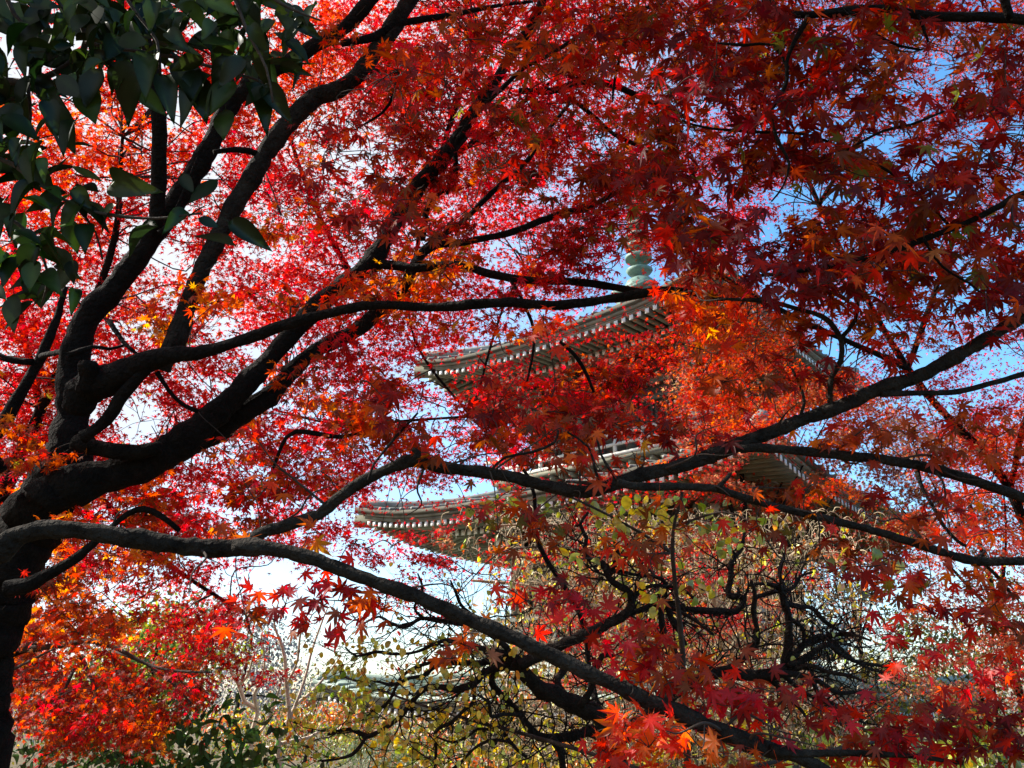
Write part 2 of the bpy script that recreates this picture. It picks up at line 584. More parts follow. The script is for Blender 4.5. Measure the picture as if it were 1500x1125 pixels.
# gaps cut in the crowns to let the sun in: (x, y, depth, radius in metres) of the spot it reaches
SUNNY = [(1030, 470, 2.7, .20), (1000, 440, 2.7, .14), (800, 470, 2.7, .10), (20, 790, 2.2, .10), (80, 776, 2.22, .12), (160, 784, 2.24, .10), (260, 798, 2.25, .08), (340, 800, 2.26, .10), (430, 767, 2.27, .10), (500, 726, 2.3, .08),
         (1300, 930, 2.7, .17), (1330, 970, 2.7, .15), (1430, 1005, 2.7, .16), (1440, 760, 2.55, .14), (930, 1080, 2.0, .14), (980, 1085, 2.0, .10), (365, 690, 2.4, .10), (420, 890, 2.3, .16), (500, 890, 2.3, .10), (650, 830, 2.3, .10), (760, 885, 2.25, .10), (1100, 600, 2.6, .10),
         (380, 240, 4.1, .16), (283, 440, 3.95, .13), (400, 200, 4.1, .1), (250, 440, 3.9, .2), (150, 250, 6.6, .8), (480, 110, 7.2, .7), (560, 60, 7.4, .6), (640, 300, 7.6, .5), (40, 480, 6.8, .6), (560, 420, 4.0, .15), (660, 420, 4.0, .12), (330, 760, 4.2, .08)]
SQ = np.array([P(a, b, c) for a, b, c, r in SUNNY])
SR = np.array([r for *_, r in SUNNY])
SD = np.array(sdir)


def sun_mask(pos):
    keep = np.ones(len(pos), bool)
    for q, r in zip(SQ, SR):
        v = pos - q
        t = v @ SD
        off = np.linalg.norm(v - t[:, None] * SD, axis=1)
        keep &= ~((t > max(.22, r * .9)) & (off < r * rng.uniform(.7, 1.15, len(pos))) & (rng.random(len(pos)) < .93))
    return keep


# ------------------------------------------------------------------ limbs
def limb_pts(px, d0, d1, step=0.05, wob=0.0):
    """px: (x, y, width) pixels; depth runs from d0 to d1 along the limb. returns points and radii"""
    a = np.array(px, float)
    L = np.concatenate([[0], np.cumsum(np.hypot(np.diff(a[:, 0]), np.diff(a[:, 1])))])
    u = L / L[-1]
    d = d0 + (d1 - d0) * u
    if wob:
        d = d + wob * np.sin(u * 9 + a[0, 0]) * (u > 0) * np.minimum(1, u * 6)
    p = np.hstack([PA(a[:, 0], a[:, 1], d), (a[:, 2] / 2 * d / F)[:, None]])
    q = catmull(p, step=step)
    return q[:, :3], np.maximum(q[:, 3], 0.0012)


class Tree:
    def __init__(s, name, base, label, cat='tree', group=None):
        s.root = empty(name, base, label, cat, group)
        s.skel = []           # (points, radii)
        s.twigs = MB()
        s.leaves = {}

    def limb(s, name, px, d0, d1, mat, sides=12, bumpy=0.055, step=0.05, parent=None, label=None, wob=0.0, shared=None):
        pts, rad = limb_pts(px, d0, d1, step, wob)
        return s.limb3(name, pts, rad, mat, sides, bumpy, parent, label, shared)

    def limb3(s, name, pts, rad, mat, sides=10, bumpy=0.055, parent=None, label=None, shared=None):
        if bumpy:
            # knots and slight crookedness
            k = len(pts)
            pts = pts + rng.normal(0, 1, (k, 3)) * (rad * 0.05)[:, None]
            rad = rad * (1 + 0.05 * np.sin(np.arange(k) * .9 + rng.uniform(0, 6)) + 0.03 * rng.normal(0, 1, k))
            for _ in range(max(1, k // 22)):
                c = rng.integers(0, k)
                rad = rad * (1 + rng.uniform(.04, .14) * np.exp(-((np.arange(k) - c) / 1.6) ** 2))
        s.skel.append((pts, rad))
        v = tube_verts(pts, rad, sides, bumpy)
        n = len(pts)
        f = []
        for i in range(n - 1):
            for kk in range(sides):
                k2 = (kk + 1) % sides
                f.append((i * sides + kk, i * sides + k2, (i + 1) * sides + k2, (i + 1) * sides + kk))
        f.append(tuple(range(sides))[::-1])
        f.append(tuple((n - 1) * sides + kk for kk in range(sides)))
        mb = shared or MB()
        mb.add(v, f)
        if shared is not None:
            return None
        o = mb.build(name, mat, parent or s.root, smooth=True)
        if label:
            o['label'] = label
        return o

    def nearest(s, p):
        best, bp = 1e9, None
        for pts, rad in s.skel:
            d = np.linalg.norm(pts - p, axis=1)
            i = int(np.argmin(d))
            if d[i] < best:
                best, bp = d[i], pts[i]
        return best, bp

    def L(s, key):
        return s.leaves.setdefault(key, Leaves())

    def twig(s, a, b, r0, r1, sag=0.1, sides=5):
        a, b = np.asarray(a), np.asarray(b)
        D = np.linalg.norm(b - a)
        m1 = a + (b - a) * .33 + rng.normal(0, .14, 3) * D * .8 + np.array([0, 0, sag * D])
        m2 = a + (b - a) * .67 + rng.normal(0, .10, 3) * D * .6 + np.array([0, 0, sag * D * .6])
        pts = catmull([a, m1, m2, b], n=4)
        s.twigs.tube(pts, np.linspace(r0, r1, len(pts)), sides)
        return pts

    def spray(s, x, y, d, rpx, n, size, palette, key='leaves', flat=0.38, tilt=0.35, up=0.7, cam_=0.45, rnd=0.6, down=0.8, twigs=True, holes=1.0, spread=.22, reach=1.6, droop=0.0):
        """a layered spray of leaves round pixel (x, y) at depth d"""
        c = P(x, y, d)
        r = rpx * d / F
        nrm = unit(np.array([0, 0, 1.0]) + rng.normal(0, tilt, 3))
        t1 = unit(np.cross(nrm, rng.normal(0, 1, 3)))
        t2 = np.cross(nrm, t1)
        ends = []
        if twigs:
            dist, q = s.nearest(c)
            if q is not None and dist < reach:
                pts = s.twig(q, c, .0014 + .0009 * d * min(1, dist), .0010 + .0002 * d)
                ends += list(pts[len(pts) // 2:])
                s.skel.append((pts, np.full(len(pts), .002)))
            nb = max(3, min(7, int(n / 5)))
            for k in range(nb):
                an = 2 * math.pi * (k + rng.uniform(-.3, .3)) / nb
                e = c + r * rng.uniform(.6, 1.0) * (t1 * math.cos(an) + t2 * math.sin(an)) + nrm * rng.normal(0, .10 * r) - np.array([0, 0, droop * r])
                pts = s.twig(c, e, .0010 + .0002 * d, .0006 + .0001 * d, sag=.05, sides=4)
                ends += list(pts[2:])
            ends = np.array(ends)
            i = rng.integers(0, len(ends), n)
            pos = ends[i] + rng.normal(0, 1, (n, 3)) * size * np.array([1.0, 1.0, .7]) * .9
        else:
            rr = r * np.sqrt(rng.random(n))
            an = rng.uniform(0, 2 * math.pi, n)
            pos = c + (rr * np.cos(an))[:, None] * t1 + (rr * np.sin(an))[:, None] * t2 + rng.normal(0, 1, (n, 1)) * nrm * r * .085
            pos[:, 2] -= droop * (rr / r) ** 2 * r
        px, py, _ = proj(pos)
        if holes:
            pos = pos[keep_mask(px, py, holes)]
        if len(pos):
            pos = pos[sun_mask(pos)]
        m = len(pos)
        if m == 0:
            return
        s.L(key).add(pos, leaf_normals(m, up, cam_, rnd), leaf_tips(m, down), size * np.exp(rng.normal(0, .18, m)), pick(palette, m, spread))

    def finish(s, tmpl, mat, twigmat=None, names=None):
        if s.twigs.n:
            s.twigs.build('twigs', twigmat or M_TWIG, s.root, smooth=True)['kind'] = 'stuff'
        for k, lv in s.leaves.items():
            lv.build((names or {}).get(k, 'foliage'), tmpl, mat, s.root)


def base_of(px_x, d, dy=0):
    """ground point under a pixel column at forward distance d"""
    x = (px_x - 750) / F * d
    yv = d * math.cos(PITCH) + dy
    return (x, yv, float(ground_z(x, yv)))

# ------------------------------------------------------------------ ground
xs = np.concatenate([np.linspace(-400, -45, 12), np.linspace(-40, 40, 81), np.linspace(45, 400, 12)])
ys = np.concatenate([np.linspace(-60, -8, 8), np.linspace(-6, 50, 85), np.linspace(56, 600, 18)])
gx, gy = np.meshgrid(xs, ys)
gz = ground_z(gx, gy)
gv = np.stack([gx, gy, gz], -1).reshape(-1, 3)
nx = len(xs)
gf = [(j * nx + i, j * nx + i + 1, (j + 1) * nx + i + 1, (j + 1) * nx + i) for j in range(len(ys) - 1) for i in range(nx - 1)]
g = mesh_obj('ground', gv, [i for f in gf for i in f], np.arange(0, 4 * len(gf), 4), M_GROUND)
g['kind'] = 'structure'


# ------------------------------------------------------------------ pagoda
def build_pagoda():
    D = 20.0
    az = R(9.8)
    cx, cy = D * math.sin(az), D * math.cos(az)
    zb = float(ground_z(cx, cy))
    rot = R(-39.5) + math.pi          # local +Y of side 0 ... faces are symmetric, one edge runs left-away
    root = empty('pagoda', (cx, cy, zb), 'weathered three storey wooden pagoda with white tipped rafters behind the maples', 'pagoda', None, rot)
    eye = 1.6 - zb
    # eave half side, eave height above ground at base, body half width, roof rise, inner half side at top
    ST = [dict(E=5.45, H=eye + 0.02, W=2.75, rise=0.42, Ei=2.7, z0=0.7),
          dict(E=5.0, H=eye + 3.75, W=2.35, rise=0.8, Ei=2.4, z0=eye + 1.2),
          dict(E=4.15, H=eye + 7.5, W=2.0, rise=2.0, Ei=0.42, z0=eye + 4.95)]

    def rotk(v, k):
        v = np.asarray(v, float)
        c, s = [(1, 0), (0, 1), (-1, 0), (0, -1)][k]
        return np.stack([v[..., 0] * c - v[..., 1] * s, v[..., 0] * s + v[..., 1] * c, v[..., 2]], -1)

    # stone podium with steps
    mb = MB()
    mb.box((0, 0, 0.28), (4.0, 4.0, 0.32))
    mb.box((0, 0, 0.62), (4.12, 4.12, 0.06))
    for k in range(4):
        for i in range(3):
            c = rotk((0, -4.25 - 0.28 * i, 0.36 - 0.2 * i), k)
            h = (0.9, 0.16, 0.1) if k % 2 == 0 else (0.16, 0.9, 0.1)
            mb.box(c, h)
    mb.build('podium', M_STONE, root, local=True)

    for lev, S in enumerate(ST):
        E, H, W, rise, Ei = S['E'], S['H'], S['W'], S['rise'], S['Ei']
        lift = 0.42

        def zc(x):
            return lift * (abs(x) / E) ** 3.2

        roofm, fascm, edgem, raft, tipm, soff = MB(), MB(), MB(), MB(), MB(), MB()
        NX, NS = 28, 8
        for k in range(4):
            grid = []
            for j in range(NS + 1):
                s_ = j / NS
                half = E + (Ei - E) * s_
                for i in range(NX + 1):
                    u = -1 + 2 * i / NX
                    x = u * half
                    z = H + 0.20 + lift * abs(u) ** 3.2 * (1 - s_) ** 2 + rise * (0.55 * s_ + 0.45 * s_ * s_)
                    grid.append((x, -half, z))
            roofm.add(rotk(grid, k), [(j * (NX + 1) + i, j * (NX + 1) + i + 1, (j + 1) * (NX + 1) + i + 1, (j + 1) * (NX + 1) + i) for j in range(NS) for i in range(NX)])
            # roll ribs down the slope
            nr = int(2 * E / 0.34)
            for q in range(nr):
                x = -E + (q + .5) * 2 * E / nr
                smax = min(1.0, (E - abs(x)) / (E - Ei)) if abs(x) > Ei else 1.0
                if smax < .06:
                    continue
                pts = []
                for s_ in np.linspace(0, smax, 6):
                    half = E + (Ei - E) * s_
                    u = min(1, abs(x) / half)
                    pts.append((x, -half - 0.01, H + 0.225 + lift * u ** 3.2 * (1 - s_) ** 2 + rise * (0.55 * s_ + 0.45 * s_ * s_)))
                roofm.tube(rotk(pts, k), np.full(6, .035), 5)
            # edge: thick roof edge, then pale fascia boards stepping inwards and down
            def strip(mbx, y0, y1, z0, z1):
                v, f = [], []
                n = 30
                for i in range(n + 1):
                    u = -1 + 2 * i / n
                    for (yy, zz) in ((y0, z1), (y0, z0), (y1, z0), (y1, z1)):
                        x = u * abs(yy)
                        v.append((x, yy, H + zz + lift * abs(u) ** 3.2))
                for i in range(n):
                    for a in range(4):
                        b = (a + 1) % 4
                        f.append((i * 4 + a, i * 4 + b, (i + 1) * 4 + b, (i + 1) * 4 + a))
                mbx.add(rotk(v, k), f)
            strip(edgem, -E, -E + .5, 0.09, 0.195)
            strip(fascm, -E + .05, -E + .4, 0.035, 0.088)
            strip(fascm, -E + .12, -E + .42, -0.06, 0.033)
            strip(raft, -E + 1.12, -E + 1.30, -0.10, 0.02)
            # soffit boards
            v, f = [], []
            for i in range(21):
                u = -1 + 2 * i / 20
                for (yy, zz) in ((-E + .10, -0.02), (-E + 1.2, 0.12), (-W + .05, 0.62)):
                    v.append((u * abs(yy), yy, H + zz + lift * abs(u) ** 3.2 * (abs(yy) / E) ** 2))
            for i in range(20):
                for a in range(2):
                    f.append((i * 3 + a, i * 3 + a + 1, (i + 1) * 3 + a + 1, (i + 1) * 3 + a))
            soff.add(rotk(v, k), f)
            # two tiers of rafters
            pitch = 0.185
            nr = int((E - .2) / pitch)
            for q in range(-nr, nr + 1):
                x = q * pitch
                z = H + zc(x)
                # flying rafter
                y0 = -E + .14
                y1 = -max(abs(x) + .05, E - 1.35)
                if y1 - y0 > .15:
                    a, b = np.array((x, y0, z - .115)), np.array((x, y1, z - .115 + (y1 - y0) * .085))
                    raft.bar(rotk(a, k), rotk(b, k), .042, .05)
                    tipm.bar(rotk(a + (0, -.012, 0), k), rotk(a, k), .044, .052)
                if abs(x) < E - 1.15:
                    zz = H + lift * (abs(x) / E) ** 3.2
                    y0 = -E + 1.10
                    y1 = -max(abs(x) + .05, W)
                    if y1 - y0 > .15:
                        a, b = np.array((x, y0, zz - .16)), np.array((x, y1, zz - .16 + (y1 - y0) * .20))
                        raft.bar(rotk(a, k), rotk(b, k), .046, .058)
                        tipm.bar(rotk(a + (0, -.012, 0), k), rotk(a, k), .048, .060)
            # hip rafter
            a = np.array((-E + .02, -E + .02, H + lift - .14))
            b = np.array((-W, -W, H + .42))
            raft.bar(rotk(a, k), rotk(b, k), .085, .13)
            tipm.bar(rotk(a + (-.012, -.012, 0), k), rotk(a, k), .087, .132)
            # hip ridge on top of the roof
            pts = []
            for s_ in np.linspace(0.04, 1, 9):
                half = E + (Ei - E) * s_
                pts.append((-half, -half, H + .30 + lift * (1 - s_) ** 2 + rise * (0.55 * s_ + 0.45 * s_ * s_)))
            roofm.tube(rotk(pts, k), np.full(9, .11), 8)
        ro = roofm.build('roof', M_TILE if lev else M_COPPER, root, local=True)
        edgem.build('roof_edge', M_WOODD if lev else M_COPPER, ro, local=True)
        fascm.build('fascia', M_FASC, ro, local=True)
        soff.build('soffit', M_WOODD, ro, local=True)
        for nm_, mb_, mt_ in (('rafters', raft, M_WOOD), ('rafter_tips', tipm, M_WHITE)):
            o_ = mb_.build(nm_, mt_, ro, local=True)
            o_['kind'] = 'stuff'

        # body
        z0 = S['z0']
        ztop = H + .35
        zbr = H - 0.55 if lev else H - 0.75          # brackets start here
        beam, plas = MB(), MB()
        DOORS, WINS, BRK = [], [], []
        plas.box((0, 0, (z0 + ztop) / 2), (W - .10, W - .10, (ztop - z0) / 2))
        cxs = [-W, -W / 3, W / 3, W]
        for k in range(4):
            for x in cxs[:3]:
                p = rotk((x, -W, 0), k)
                colm = MB()
                colm.lathe((p[0], p[1], 0), [(.12, z0), (.12, zbr - .02)], 14)
                colm.build('column', M_WOOD, root, local=True)
            for zz, hh in ((zbr - .12, .07), (z0 + .12, .08), (z0 + (zbr - z0) * .74, .06)):
                beam.bar(rotk((-W, -W - .02, zz), k), rotk((W, -W - .02, zz), k), .06, hh)
            # door between the middle columns, lattice windows beside it
            zd0, zd1 = z0 + .2, z0 + (zbr - z0) * .74 - .06
            if zd1 - zd0 > .5:
                for sx in (-1, 1):
                    doorm = MB()
                    DOORS.append(doorm)
                    doorm.bar(rotk((sx * W / 6, -W + .06, (zd0 + zd1) / 2), k), rotk((sx * W / 6, -W + .12, (zd0 + zd1) / 2), k), W / 6 - .07, (zd1 - zd0) / 2)
                    for q in range(4):
                        zq = zd0 + (q + .5) * (zd1 - zd0) / 4
                        doorm.bar(rotk((sx * W / 6, -W + .035, zq), k), rotk((sx * W / 6, -W + .06, zq), k), W / 6 - .075, .03)
                    doorm = MB()
                    WINS.append(doorm)
                    for zq in (zd0 + .35, zd1 - .02):
                        doorm.bar(rotk((sx * (W / 3 + .15), -W + .05, zq), k), rotk((sx * (W - .15), -W + .05, zq), k), .03, .03)
                    for q in range(9):
                        xq = sx * (W / 3 + .18 + q * (2 * W / 3 - .36) / 8)
                        doorm.bar(rotk((xq, -W + .05, zd0 + .35), k), rotk((xq, -W + .05, zd1 - .02), k), .025, .025)
            # three stepped bracket arms over every column
            for x in cxs:
                if x == cxs[3]:
                    continue
                brk, brw = MB(), MB()
                BRK.append((brk, brw))
                for st in range(3):
                    o = .30 + .34 * st
                    zz = zbr + .10 + .24 * st
                    hx = .30 + .06 * st
                    if st == 0:
                        p = rotk((x, -W - .05, zbr + .02), k)
                        brk.box(p, (.17, .17, .09))
                    diag = abs(abs(x) - W) < 1e-6
                    a = np.array((x, -W + .1, zz))
                    b = np.array((x, -W - o, zz))
                    brk.bar(rotk(a, k), rotk(b, k), .065, .075)
                    brw.bar(rotk(b, k), rotk(b + (0, -.012, 0), k), .067, .077)
                    a2, b2 = np.array((x - hx, -W - o + .08, zz + .10)), np.array((x + hx, -W - o + .08, zz + .10))
                    brk.bar(rotk(a2, k), rotk(b2, k), .06, .06)
                    brw.bar(rotk(a2, k), rotk(a2 + (-.012, 0, 0), k), .062, .062)
                    brw.bar(rotk(b2, k), rotk(b2 + (.012, 0, 0), k), .062, .062)
                    for dx in (-hx + .07, 0, hx - .07):
                        brk.box(rotk((x + dx, -W - o + .08, zz + .21), k), (.085, .085, .05))
                    if x == cxs[0]:
                        a = np.array((x + .1, -W + .1, zz))
                        b = np.array((x - o, -W - o, zz))
                        brk.bar(rotk(a, k), rotk(b, k), .07, .08)
                        brw.bar(rotk(b, k), rotk(b + (-.01, -.01, 0), k), .072, .082)
            yy = -W - .30 - .68 + .08
            zz = zbr + .10 + .48 + .33
            beam.bar(rotk((yy, yy, zz), k), rotk((-yy, yy, zz), k), .075, .085)
        plas.build('wall', M_WOODD, root, local=True)
        beam.build('beams', M_WOOD, root, local=True)
        for m_ in DOORS:
            m_.build('door', M_WOODD, root, local=True)
        for m_ in WINS:
            m_.build('window_lattice', M_WOODD, root, local=True)
        for m_, w_ in BRK:
            bo = m_.build('bracket', M_WOOD, root, local=True)
            w_.build('bracket_tips', M_WHITE, bo, local=True)['kind'] = 'stuff'
        # balcony
        if lev:
            Wb = W + .75
            fl, rl = MB(), MB()
            fl.box((0, 0, z0 + .03), (Wb, Wb, .05))
            for k in range(4):
                for q in range(-10, 11):
                    a = np.array((q * Wb / 10.6, -Wb + .04, z0 - .08))
                    fl.bar(rotk(a, k), rotk(a + (0, .9, 0), k), .04, .05)
                for zz, hh, ov in ((z0 + .14, .035, .0), (z0 + .36, .028, .16), (z0 + .60, .04, .26)):
                    rl.bar(rotk((-Wb - ov, -Wb + .06, zz), k), rotk((Wb + ov, -Wb + .06, zz), k), .04, hh)
                for q in range(-4, 5):
                    x = q * (Wb - .06) / 4
                    rl.bar(rotk((x, -Wb + .06, z0 + .08), k), rotk((x, -Wb + .06, z0 + .57), k), .035, .035)
            fo = fl.build('balcony', M_WOOD, root, local=True)
            rl.build('railing', M_RAIL, fo, local=True)
    # spire
    zt = ST[2]['H'] + .20 + ST[2]['rise']
    sp = MB()
    sp.box((0, 0, zt + .22), (.48, .48, .26))
    sp.box((0, 0, zt + .52), (.56, .56, .05))
    sp.lathe((0, 0, zt + .57), [(.46, 0), (.45, .14), (.36, .32), (.16, .44), (.10, .5), (.30, .58), (.36, .66), (.10, .7), (.065, .75), (.06, 4.6), (.03, 5.1), (.01, 5.12)], 20)
    spo = sp.build('spire', M_BRONZE, root, local=True, smooth=False)
    for q in range(9):
        rg = MB()
        z = zt + 1.55 + q * .33
        r = .36 - .02 * q
        rg.lathe((0, 0, z), [(r - .06, 0), (r, .0), (r, .10), (r - .06, .10)], 20)
        for a in range(4):
            rg.bar((0, 0, z + .05), ((r - .03) * math.cos(a * math.pi / 2), (r - .03) * math.sin(a * math.pi / 2), z + .0501), .02, .03)
        rg.build('spire_ring', M_BRONZE, spo, local=True)
    jw = MB()
    jw.lathe((0, 0, zt + 4.9), [(.02, 0), (.13, .08), (.16, .18), (.10, .30), (.01, .42)], 16)
    jw.build('jewel', M_BRONZE, spo, local=True)
    return root


build_pagoda()

# ------------------------------------------------------------------ old maple on the left (trunk in view)
TA = Tree('maple_tree', (*P(-70, 1650, 3.6)[:2], 0.0), 'old maple with thick dark forking trunk standing at the left edge')
A_LIMBS = dict(
    trunk=([(-75, 1680, 150), (-68, 1350, 122), (-45, 1060, 104), (-27, 950, 88), (2, 860, 92), (36, 790, 86), (72, 728, 84), (99, 675, 72), (105, 625, 50), (106, 580, 43), (109, 530, 42), (117, 487, 38), (138, 452, 36), (165, 425, 34), (196, 385, 32), (228, 338, 31), (260, 292, 30), (284, 255, 30), (311, 206, 27), (334, 158, 26), (356, 132, 24), (388, 108, 23), (423, 90, 22), (462, 66, 21), (502, 43, 20), (548, -6, 19), (600, -70, 16), (660, -150, 12)], 3.6, 4.3),
    big_limb=([(60, 735, 60), (100, 712, 66), (150, 699, 50), (205, 682, 48), (258, 655, 48), (302, 618, 42), (342, 582, 34), (388, 532, 28), (430, 486, 27), (472, 442, 27), (510, 412, 27), (545, 384, 26), (576, 328, 24), (610, 277, 24), (640, 241, 23), (664, 211, 20), (690, 170, 17), (722, 125, 15), (745, 88, 14), (770, 50, 14), (800, -8, 12), (840, -80, 9)], 3.58, 4.6),
    rear_limb=([(240, 668, 26), (290, 645, 34), (345, 612, 34), (366, 600, 31), (394, 580, 28), (418, 554, 25), (444, 527, 24), (472, 508, 22), (500, 496, 22), (527, 481, 22), (550, 461, 20), (572, 446, 18), (590, 424, 15), (606, 392, 14), (622, 368, 13), (640, 359, 11), (664, 357, 10), (693, 352, 10), (750, 340, 10), (793, 323, 10), (833, 310, 10), (867, 302, 9), (902, 282, 8), (945, 262, 6), (990, 240, 4)], 3.84, 4.6),
    cut_limb=([(110, 600, 40), (128, 568, 50), (158, 556, 44), (200, 536, 35), (243, 522, 28), (288, 517, 19), (333, 505, 17), (383, 488, 17), (425, 474, 17), (467, 462, 15), (500, 455, 14), (533, 448, 13), (567, 447, 13), (617, 450, 13), (660, 449, 13), (700, 445, 14), (747, 443, 14), (785, 446, 14), (817, 447, 14), (867, 442, 13), (917, 434, 13), (973, 425, 11), (1010, 428, 9), (1040, 436, 7), (1075, 440, 5)], 3.55, 3.1),
    limb=([(236, 540, 28), (250, 512, 28), (262, 486, 29), (273, 452, 26), (287, 415, 24), (300, 384, 24), (313, 360, 25), (333, 321, 26), (360, 274, 27), (397, 213, 27), (430, 173, 27), (460, 144, 28), (483, 136, 25), (505, 126, 23), (533, 100, 24), (550, 74, 24), (564, 58, 24), (583, 27, 23), (602, -4, 22), (640, -70, 18), (690, -150, 12)], 3.9, 4.5),
)
PART = {'trunk': 'trunk'}
for nme, (px, d0, d1) in A_LIMBS.items():
    TA.limb(PART.get(nme, 'branch'), px, d0, d1, M_BARK2 if nme == 'limb' else M_BARK, 20, .055, .028)  # one limb takes the bark lightened as if sunlit
A_SMALL = [
    ([(128, 572, 34), (131, 552, 30), (130, 536, 27), (129, 530, 22)], 3.5, 3.45),                                           # cut stub
    ([(122, 640, 22), (132, 634, 18), (157, 615, 18), (174, 588, 18), (198, 557, 17), (222, 533, 16)], 3.5, 3.48),
    ([(108, 648, 24), (150, 658, 22), (190, 663, 23), (236, 656, 18)], 3.6, 3.62),
    ([(545, 385, 15), (570, 388, 14), (613, 392, 13), (667, 387, 12), (707, 398, 12), (747, 407, 12), (793, 412, 11), (833, 412, 11), (883, 418, 11), (933, 426, 9), (965, 428, 6)], 4.1, 3.6),
    ([(-60, 690, 24), (0, 628, 21), (27, 582, 18), (50, 542, 15), (63, 518, 14), (77, 482, 13), (84, 465, 11), (96, 420, 7)], 4.2, 4.4),
    ([(-20, 515, 9), (0, 522, 10), (20, 528, 10), (48, 530, 10)], 4.3, 4.3),
    ([(60, 522, 9), (80, 517, 8), (100, 515, 8)], 4.3, 4.0),
    ([(230, 545, 7), (247, 572, 6), (267, 592, 6), (290, 603, 7)], 3.5, 3.6),
    ([(8, 862, 26), (37, 858, 22), (77, 838, 18), (107, 820, 16), (125, 806, 12), (160, 775, 9), (187, 753, 9), (210, 745, 9), (238, 757, 9), (263, 778, 8)], 3.5, 3.6),
    ([(500, 64, 10), (522, 60, 11), (550, 53, 11), (577, 37, 11), (610, 30, 10), (660, 22, 8), (720, 10, 6), (780, 2, 4)], 4.2, 4.6),
    ([(590, 430, 12), (612, 375, 11), (640, 350, 9), (677, 325, 8), (703, 300, 8), (733, 270, 7), (767, 243, 7), (793, 203, 6), (815, 175, 6), (834, 152, 5)], 4.4, 4.7),
    ([(760, 133, 9), (807, 133, 10), (850, 120, 10), (893, 123, 10), (933, 140, 9), (977, 160, 8), (1020, 178, 5)], 4.3, 4.4),
    ([(833, 140, 6), (873, 173, 6), (900, 197, 6), (943, 217, 6), (980, 240, 5), (1010, 262, 3)], 4.35, 4.3),
    ([(655, 226, 13), (672, 205, 11), (700, 164, 8), (735, 130, 7), (767, 100, 6), (800, 83, 6), (840, 58, 6), (880, 33, 5), (930, 18, 5), (973, 0, 5), (1010, -30, 4)], 4.3, 4.0),
    ([(927, 22, 5), (918, 55, 4), (907, 87, 4), (900, 120, 4), (897, 150, 3)], 4.0, 4.0),
    ([(543, 104, 10), (570, 108, 8), (583, 105, 6), (576, 140, 5), (560, 165, 4), (520, 190, 3)], 4.2, 4.2),
    ([(233, 342, 9), (252, 320, 6), (290, 232, 5)], 3.95, 4.0),
    ([(313, 223, 7), (345, 219, 8), (368, 222, 9), (385, 229, 10)], 4.0, 4.15),
    ([(664, 212, 9), (668, 240, 8), (660, 262, 7), (655, 285, 5)], 4.4, 4.4),
    ([(618, 352, 10), (628, 300, 8), (660, 270, 6), (672, 240, 5)], 4.45, 4.5),
    ([(747, 409, 6), (760, 430, 5), (772, 455, 5), (783, 486, 5), (780, 520, 4), (772, 560, 3)], 3.8, 3.7),
    ([(640, 290, 7), (655, 240, 4), (690, 195, 4)], 4.5, 4.6),
    ([(100, 520, 8), (135, 508, 6), (160, 511, 5), (185, 505, 4)], 3.7, 3.8),
    ([(160, 470, 8), (180, 500, 6), (200, 518, 5)], 3.7, 3.6),
    ([(820, 500, 5), (842, 520, 5), (860, 550, 5), (870, 575, 4)], 3.6, 3.6),
    ([(395, 700, 5), (420, 640, 6), (450, 633, 7), (500, 640, 6), (560, 620, 4)], 3.7, 3.8),
]
for px, d0, d1 in A_SMALL:
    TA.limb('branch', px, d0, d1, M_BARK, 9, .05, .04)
# limbs of the same crown over and beside the frame
for px, d0, d1 in [([(-20, 700, 60), (-120, 500, 46), (-260, 250, 36), (-420, -50, 26), (-560, -350, 16)], 3.6, 3.9),
                   ([(230, 335, 22), (230, 150, 20), (180, -80, 16), (120, -300, 10)], 4.0, 3.5),
                   ([(548, -6, 14), (700, -180, 14), (900, -380, 10), (1080, -600, 6)], 4.3, 3.6)]:
    TA.limb('branch', px, d0, d1, M_BARK, 10, .05, .07)

# ------------------------------------------------------------------ near maple whose limb crosses the picture
TB = Tree('maple_tree', (*P(-350, 1950, 2.25)[:2], 0.0), 'maple whose long nearest limb sweeps across the whole picture below the pagoda')
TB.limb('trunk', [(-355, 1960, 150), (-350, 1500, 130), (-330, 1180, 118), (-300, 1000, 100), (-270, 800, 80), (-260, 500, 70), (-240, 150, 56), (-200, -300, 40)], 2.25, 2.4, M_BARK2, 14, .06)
TB.limb('branch', [(-300, 1000, 70), (-210, 930, 50), (-120, 872, 42), (-50, 832, 38), (0, 806, 36), (20, 790, 32), (43, 779, 29), (70, 776, 27), (100, 776, 26), (133, 779, 26), (183, 787, 25), (233, 794, 26), (283, 802, 26), (333, 803, 27), (358, 798, 25), (383, 781, 18), (427, 767, 17), (467, 753, 17), (500, 726, 17), (533, 704, 16), (567, 688, 16), (600, 675, 19), (618, 676, 20), (650, 685, 18), (700, 691, 18), (750, 699, 17), (800, 712, 18), (850, 720, 19), (883, 715, 20), (917, 703, 20), (950, 694, 20), (1000, 682, 20), (1033, 671, 20), (1083, 651, 22), (1133, 632, 20), (1183, 612, 19), (1233, 595, 20), (1283, 572, 21), (1333, 556, 20), (1367, 540, 20), (1417, 513, 19), (1467, 483, 18), (1500, 463, 17), (1560, 430, 16), (1640, 380, 13), (1740, 300, 9)], 2.2, 2.75, M_BARK2, 20, .06, .016, label='longest limb with grey bark lightened as if sunlit')
